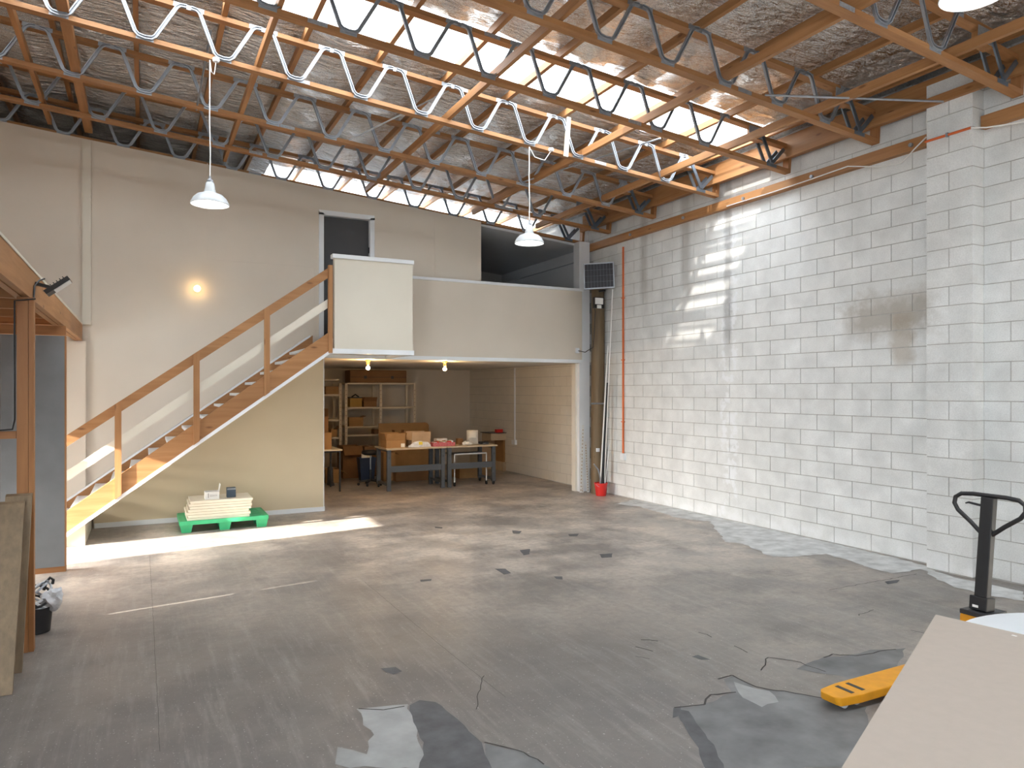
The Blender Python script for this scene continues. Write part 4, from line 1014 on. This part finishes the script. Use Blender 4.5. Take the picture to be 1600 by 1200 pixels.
# perforated strips by the column
for n_, (u0, u1, v1, lab) in enumerate(((907.5, 911, 664, 'tallest perforated white angle strip leaning on the column'), (910, 907, 705, 'short perforated white angle strip leaning on the column'), (919, 914.5, 690, 'rightmost perforated white angle strip leaning on the column'))):
    p0 = onY(u0, 769, 10.66); p0.z = .002; p1 = onY(u1, v1, 10.775)
    t = thing('perforated_strip', lab, 'metal strip', p0, 'perforated strips leaning on the column')
    bm = bmesh.new(); slab(bm, p0, p1, (.055, 0, 0), .004); obj('strip', bm, 'paper', t)
    for k in range(18):
        c_ = p0.lerp(p1, .04 + .052 * k) + Vector((0, -.0035, 0)); bm = bmesh.new(); box(bm, c_.x - .008, c_.x + .008, c_.y - .001, c_.y + .001, c_.z - .012, c_.z + .012); obj('perforation', bm, 'card_pale', t)
# orange conduit with switch
oc = onX(975, 600, XW); o0 = onX(975, 386, XW); o1 = onX(975, 708, XW)
t = thing('orange_conduit', 'vertical orange conduit dropping to a white switch on the block wall', 'conduit', (XW, oc.y, o1.z))
T('pipe', 'orange', t, [(XW - .018, oc.y, o1.z), (XW - .018, oc.y, o0.z)], .017)
B('switch_box', 'white', t, (XW - .05, XW - .001, oc.y - .065, oc.y + .045, o1.z - .11, o1.z - .002), bevel=.006)
for f_ in (.15, .45, .75): B('saddle', 'orange', t, (XW - .04, XW, oc.y - .03, oc.y + .03, o1.z + f_ * (o0.z - o1.z), o1.z + f_ * (o0.z - o1.z) + .015))
a = onX(1447, 222, XP); b_ = onX(1518, 200, XP)
t = thing('pier_conduit', 'short orange conduit fixed across the face of the block pier', 'conduit', (XP, 4.3, a.z))
T('pipe', 'orange', t, [(XP - .014, a.y, a.z), (XP - .014, b_.y, b_.z)], .013); B('clip', 'steel', t, (XP - .03, XP, (a.y + b_.y) / 2 - .01, (a.y + b_.y) / 2 + .01, (a.z + b_.z) / 2 - .02, (a.z + b_.z) / 2 + .02))
pts = [Vector((XP - .012, b_.y, b_.z)), Vector((XP + .03, b_.y - .12, b_.z - .03)), Vector((XW - .03, b_.y - .5, b_.z - .06)), Vector((XW - .02, b_.y - 1.4, b_.z - .03))]
tag(T('white_cable', 'paper', None, pts, .007, 6), 'white cable running right from the pier conduit', 'cable')
pts = [Vector((XW - .09, y, 4.33 + dz)) for y, dz in ((7.4, -.005), (6.6, -.01), (6.0, .0), (5.5, .015), (5.1, -.10), (4.85, -.13), (4.70, -.02), (4.58, .06))]
tag(T('white_cable', 'paper', None, pts, .007, 6), 'white cable drooping along the wall ledger to the pier', 'cable')

# ================================================================== PALLET JACK
JY = 2.60
jk = thing('pallet_jack', 'orange-yellow hand pallet jack with black tiller handle', 'pallet jack', (4.4, JY, 0))
for yc, tip in ((2.785, 3.435), (2.415, 3.435)):
    bm = bmesh.new()
    out = [(tip, yc - .045), (tip + .03, yc - .07), (tip + .17, yc - .088), (4.45, yc - .088), (4.45, yc + .088), (tip + .17, yc + .088), (tip + .03, yc + .07), (tip, yc + .045)]
    vt = [bm.verts.new((x, y, .085)) for x, y in out]; vb = [bm.verts.new((x + (.02 if k in (0, 7) else 0), y, .035)) for k, (x, y) in enumerate(out)]
    bm.faces.new(vt); bm.faces.new(vb[::-1])
    for k in range(8): bm.faces.new((vt[k], vb[k], vb[(k + 1) % 8], vt[(k + 1) % 8]))
    fk = obj('fork', bm, 'yellow', jk, bevel=.006)
    for dx in (.13, .22): B('fork_slot', 'dark_steel', fk, (tip + dx, tip + dx + .028, yc - .055, yc + .055, .0852, .0865))
    for dx in (.10, .20):
        bm = bmesh.new(); tube(bm, [(tip + dx, yc - .04, .032), (tip + dx, yc + .04, .032)], .031, 12); obj('load_roller', bm, 'gloss_white', jk, True)
B('chassis', 'yellow', jk, (4.45, 4.52, JY - .265, JY + .265, .05, .22), bevel=.01)
B('pump_housing', 'yellow', jk, (4.521, 4.66, JY - .10, JY + .10, .16, .42), bevel=.02)
B('pump_cap', 'dark_steel', jk, (4.50, 4.70, JY - .085, JY + .085, .421, .45), bevel=.006)
for s_ in (-1, 1):
    bm = bmesh.new(); tube(bm, [(4.60, JY + s_ * .035, .085), (4.60, JY + s_ * .085, .085)], .085, 20); obj('steer_wheel', bm, 'black_rub', jk, True)
hb = Vector((4.585, JY, .45)); ht = Vector((4.665, JY, 1.135))
bm = bmesh.new(); slab(bm, hb + (ht - hb) * .0, hb + (ht - hb) * .12, (0, .105, 0), .09); obj('handle_bracket', bm, 'black', jk, bevel=.006)
bm = bmesh.new(); slab(bm, hb + (ht - hb) * .1, ht, (0, .075, 0), .05); obj('tiller', bm, 'black', jk, bevel=.006)
B('badge', 'paper', jk, (4.54, 4.5405, JY - .005, JY + .03, .47, .485))
up = (ht - hb).normalized()
def hl(y, k): return ht + Vector((0, y, 0)) + up * k
loop = [hl(.02, -.235), hl(.10, -.165), hl(.185, -.10), hl(.21, -.06), hl(.205, -.02), hl(.17, .005), hl(.10, .012), hl(0, .012), hl(-.10, .012), hl(-.17, .005), hl(-.205, -.02), hl(-.21, -.06), hl(-.185, -.10), hl(-.10, -.165), hl(-.02, -.235)]
T('grip_loop', 'black', jk, loop, .0135, 10)
T('release_lever', 'black', jk, [hl(.03, -.055), hl(.08, -.05), hl(.12, -.045), hl(.14, -.052)], [.008, .008, .007, .005], 6)

# ================================================================== WHITE ROUND TABLE WITH FAWN SHEET
TB = Vector((3.46, 1.36, 0)); TZ = .742
t = thing('round_table', 'round white topped table under the fawn sheet at lower right', 'table', TB)
bm = bmesh.new(); lathe(bm, [(0, TZ - .03), (.61, TZ - .03), (.63, TZ - .02), (.63, TZ - .006), (.622, TZ), (0, TZ)], TB, 64); obj('table_top', bm, 'gloss_white', t, True)
T('pedestal', 'dark_steel', t, [TB + Vector((0, 0, .03)), TB + Vector((0, 0, TZ - .031))], .04, 16)
bm = bmesh.new(); lathe(bm, [(0, .003), (.3, .003), (.3, .012), (.06, .03), (0, .03)], TB, 40); obj('foot_plate', bm, 'dark_steel', t, True)
A_, B_ = onfloor(1462, 960.5, .75), onfloor(1315, 1200, .75)
D_ = A_ + (onfloor(1600, 992, .75) - A_).normalized() * 1.25
C2 = B_ + (B_ - A_) * .12; E_ = C2 + (D_ - A_) * .9
bm = bmesh.new(); prism(bm, [(p_.x, p_.y) for p_ in (A_, C2, E_, D_)], 2, TZ + .001, TZ + .009)
t = thing('fawn_sheet', 'large fawn board sheet lying over the white round table', 'board', (3.0, 1.4, TZ)); obj('sheet', bm, 'mdf', t)
c = onfloor(1585, 993, .752)
B('paint_fleck', 'paper', t, (c.x - .006, c.x + .006, c.y - .01, c.y + .01, TZ + .0092, TZ + .0096))
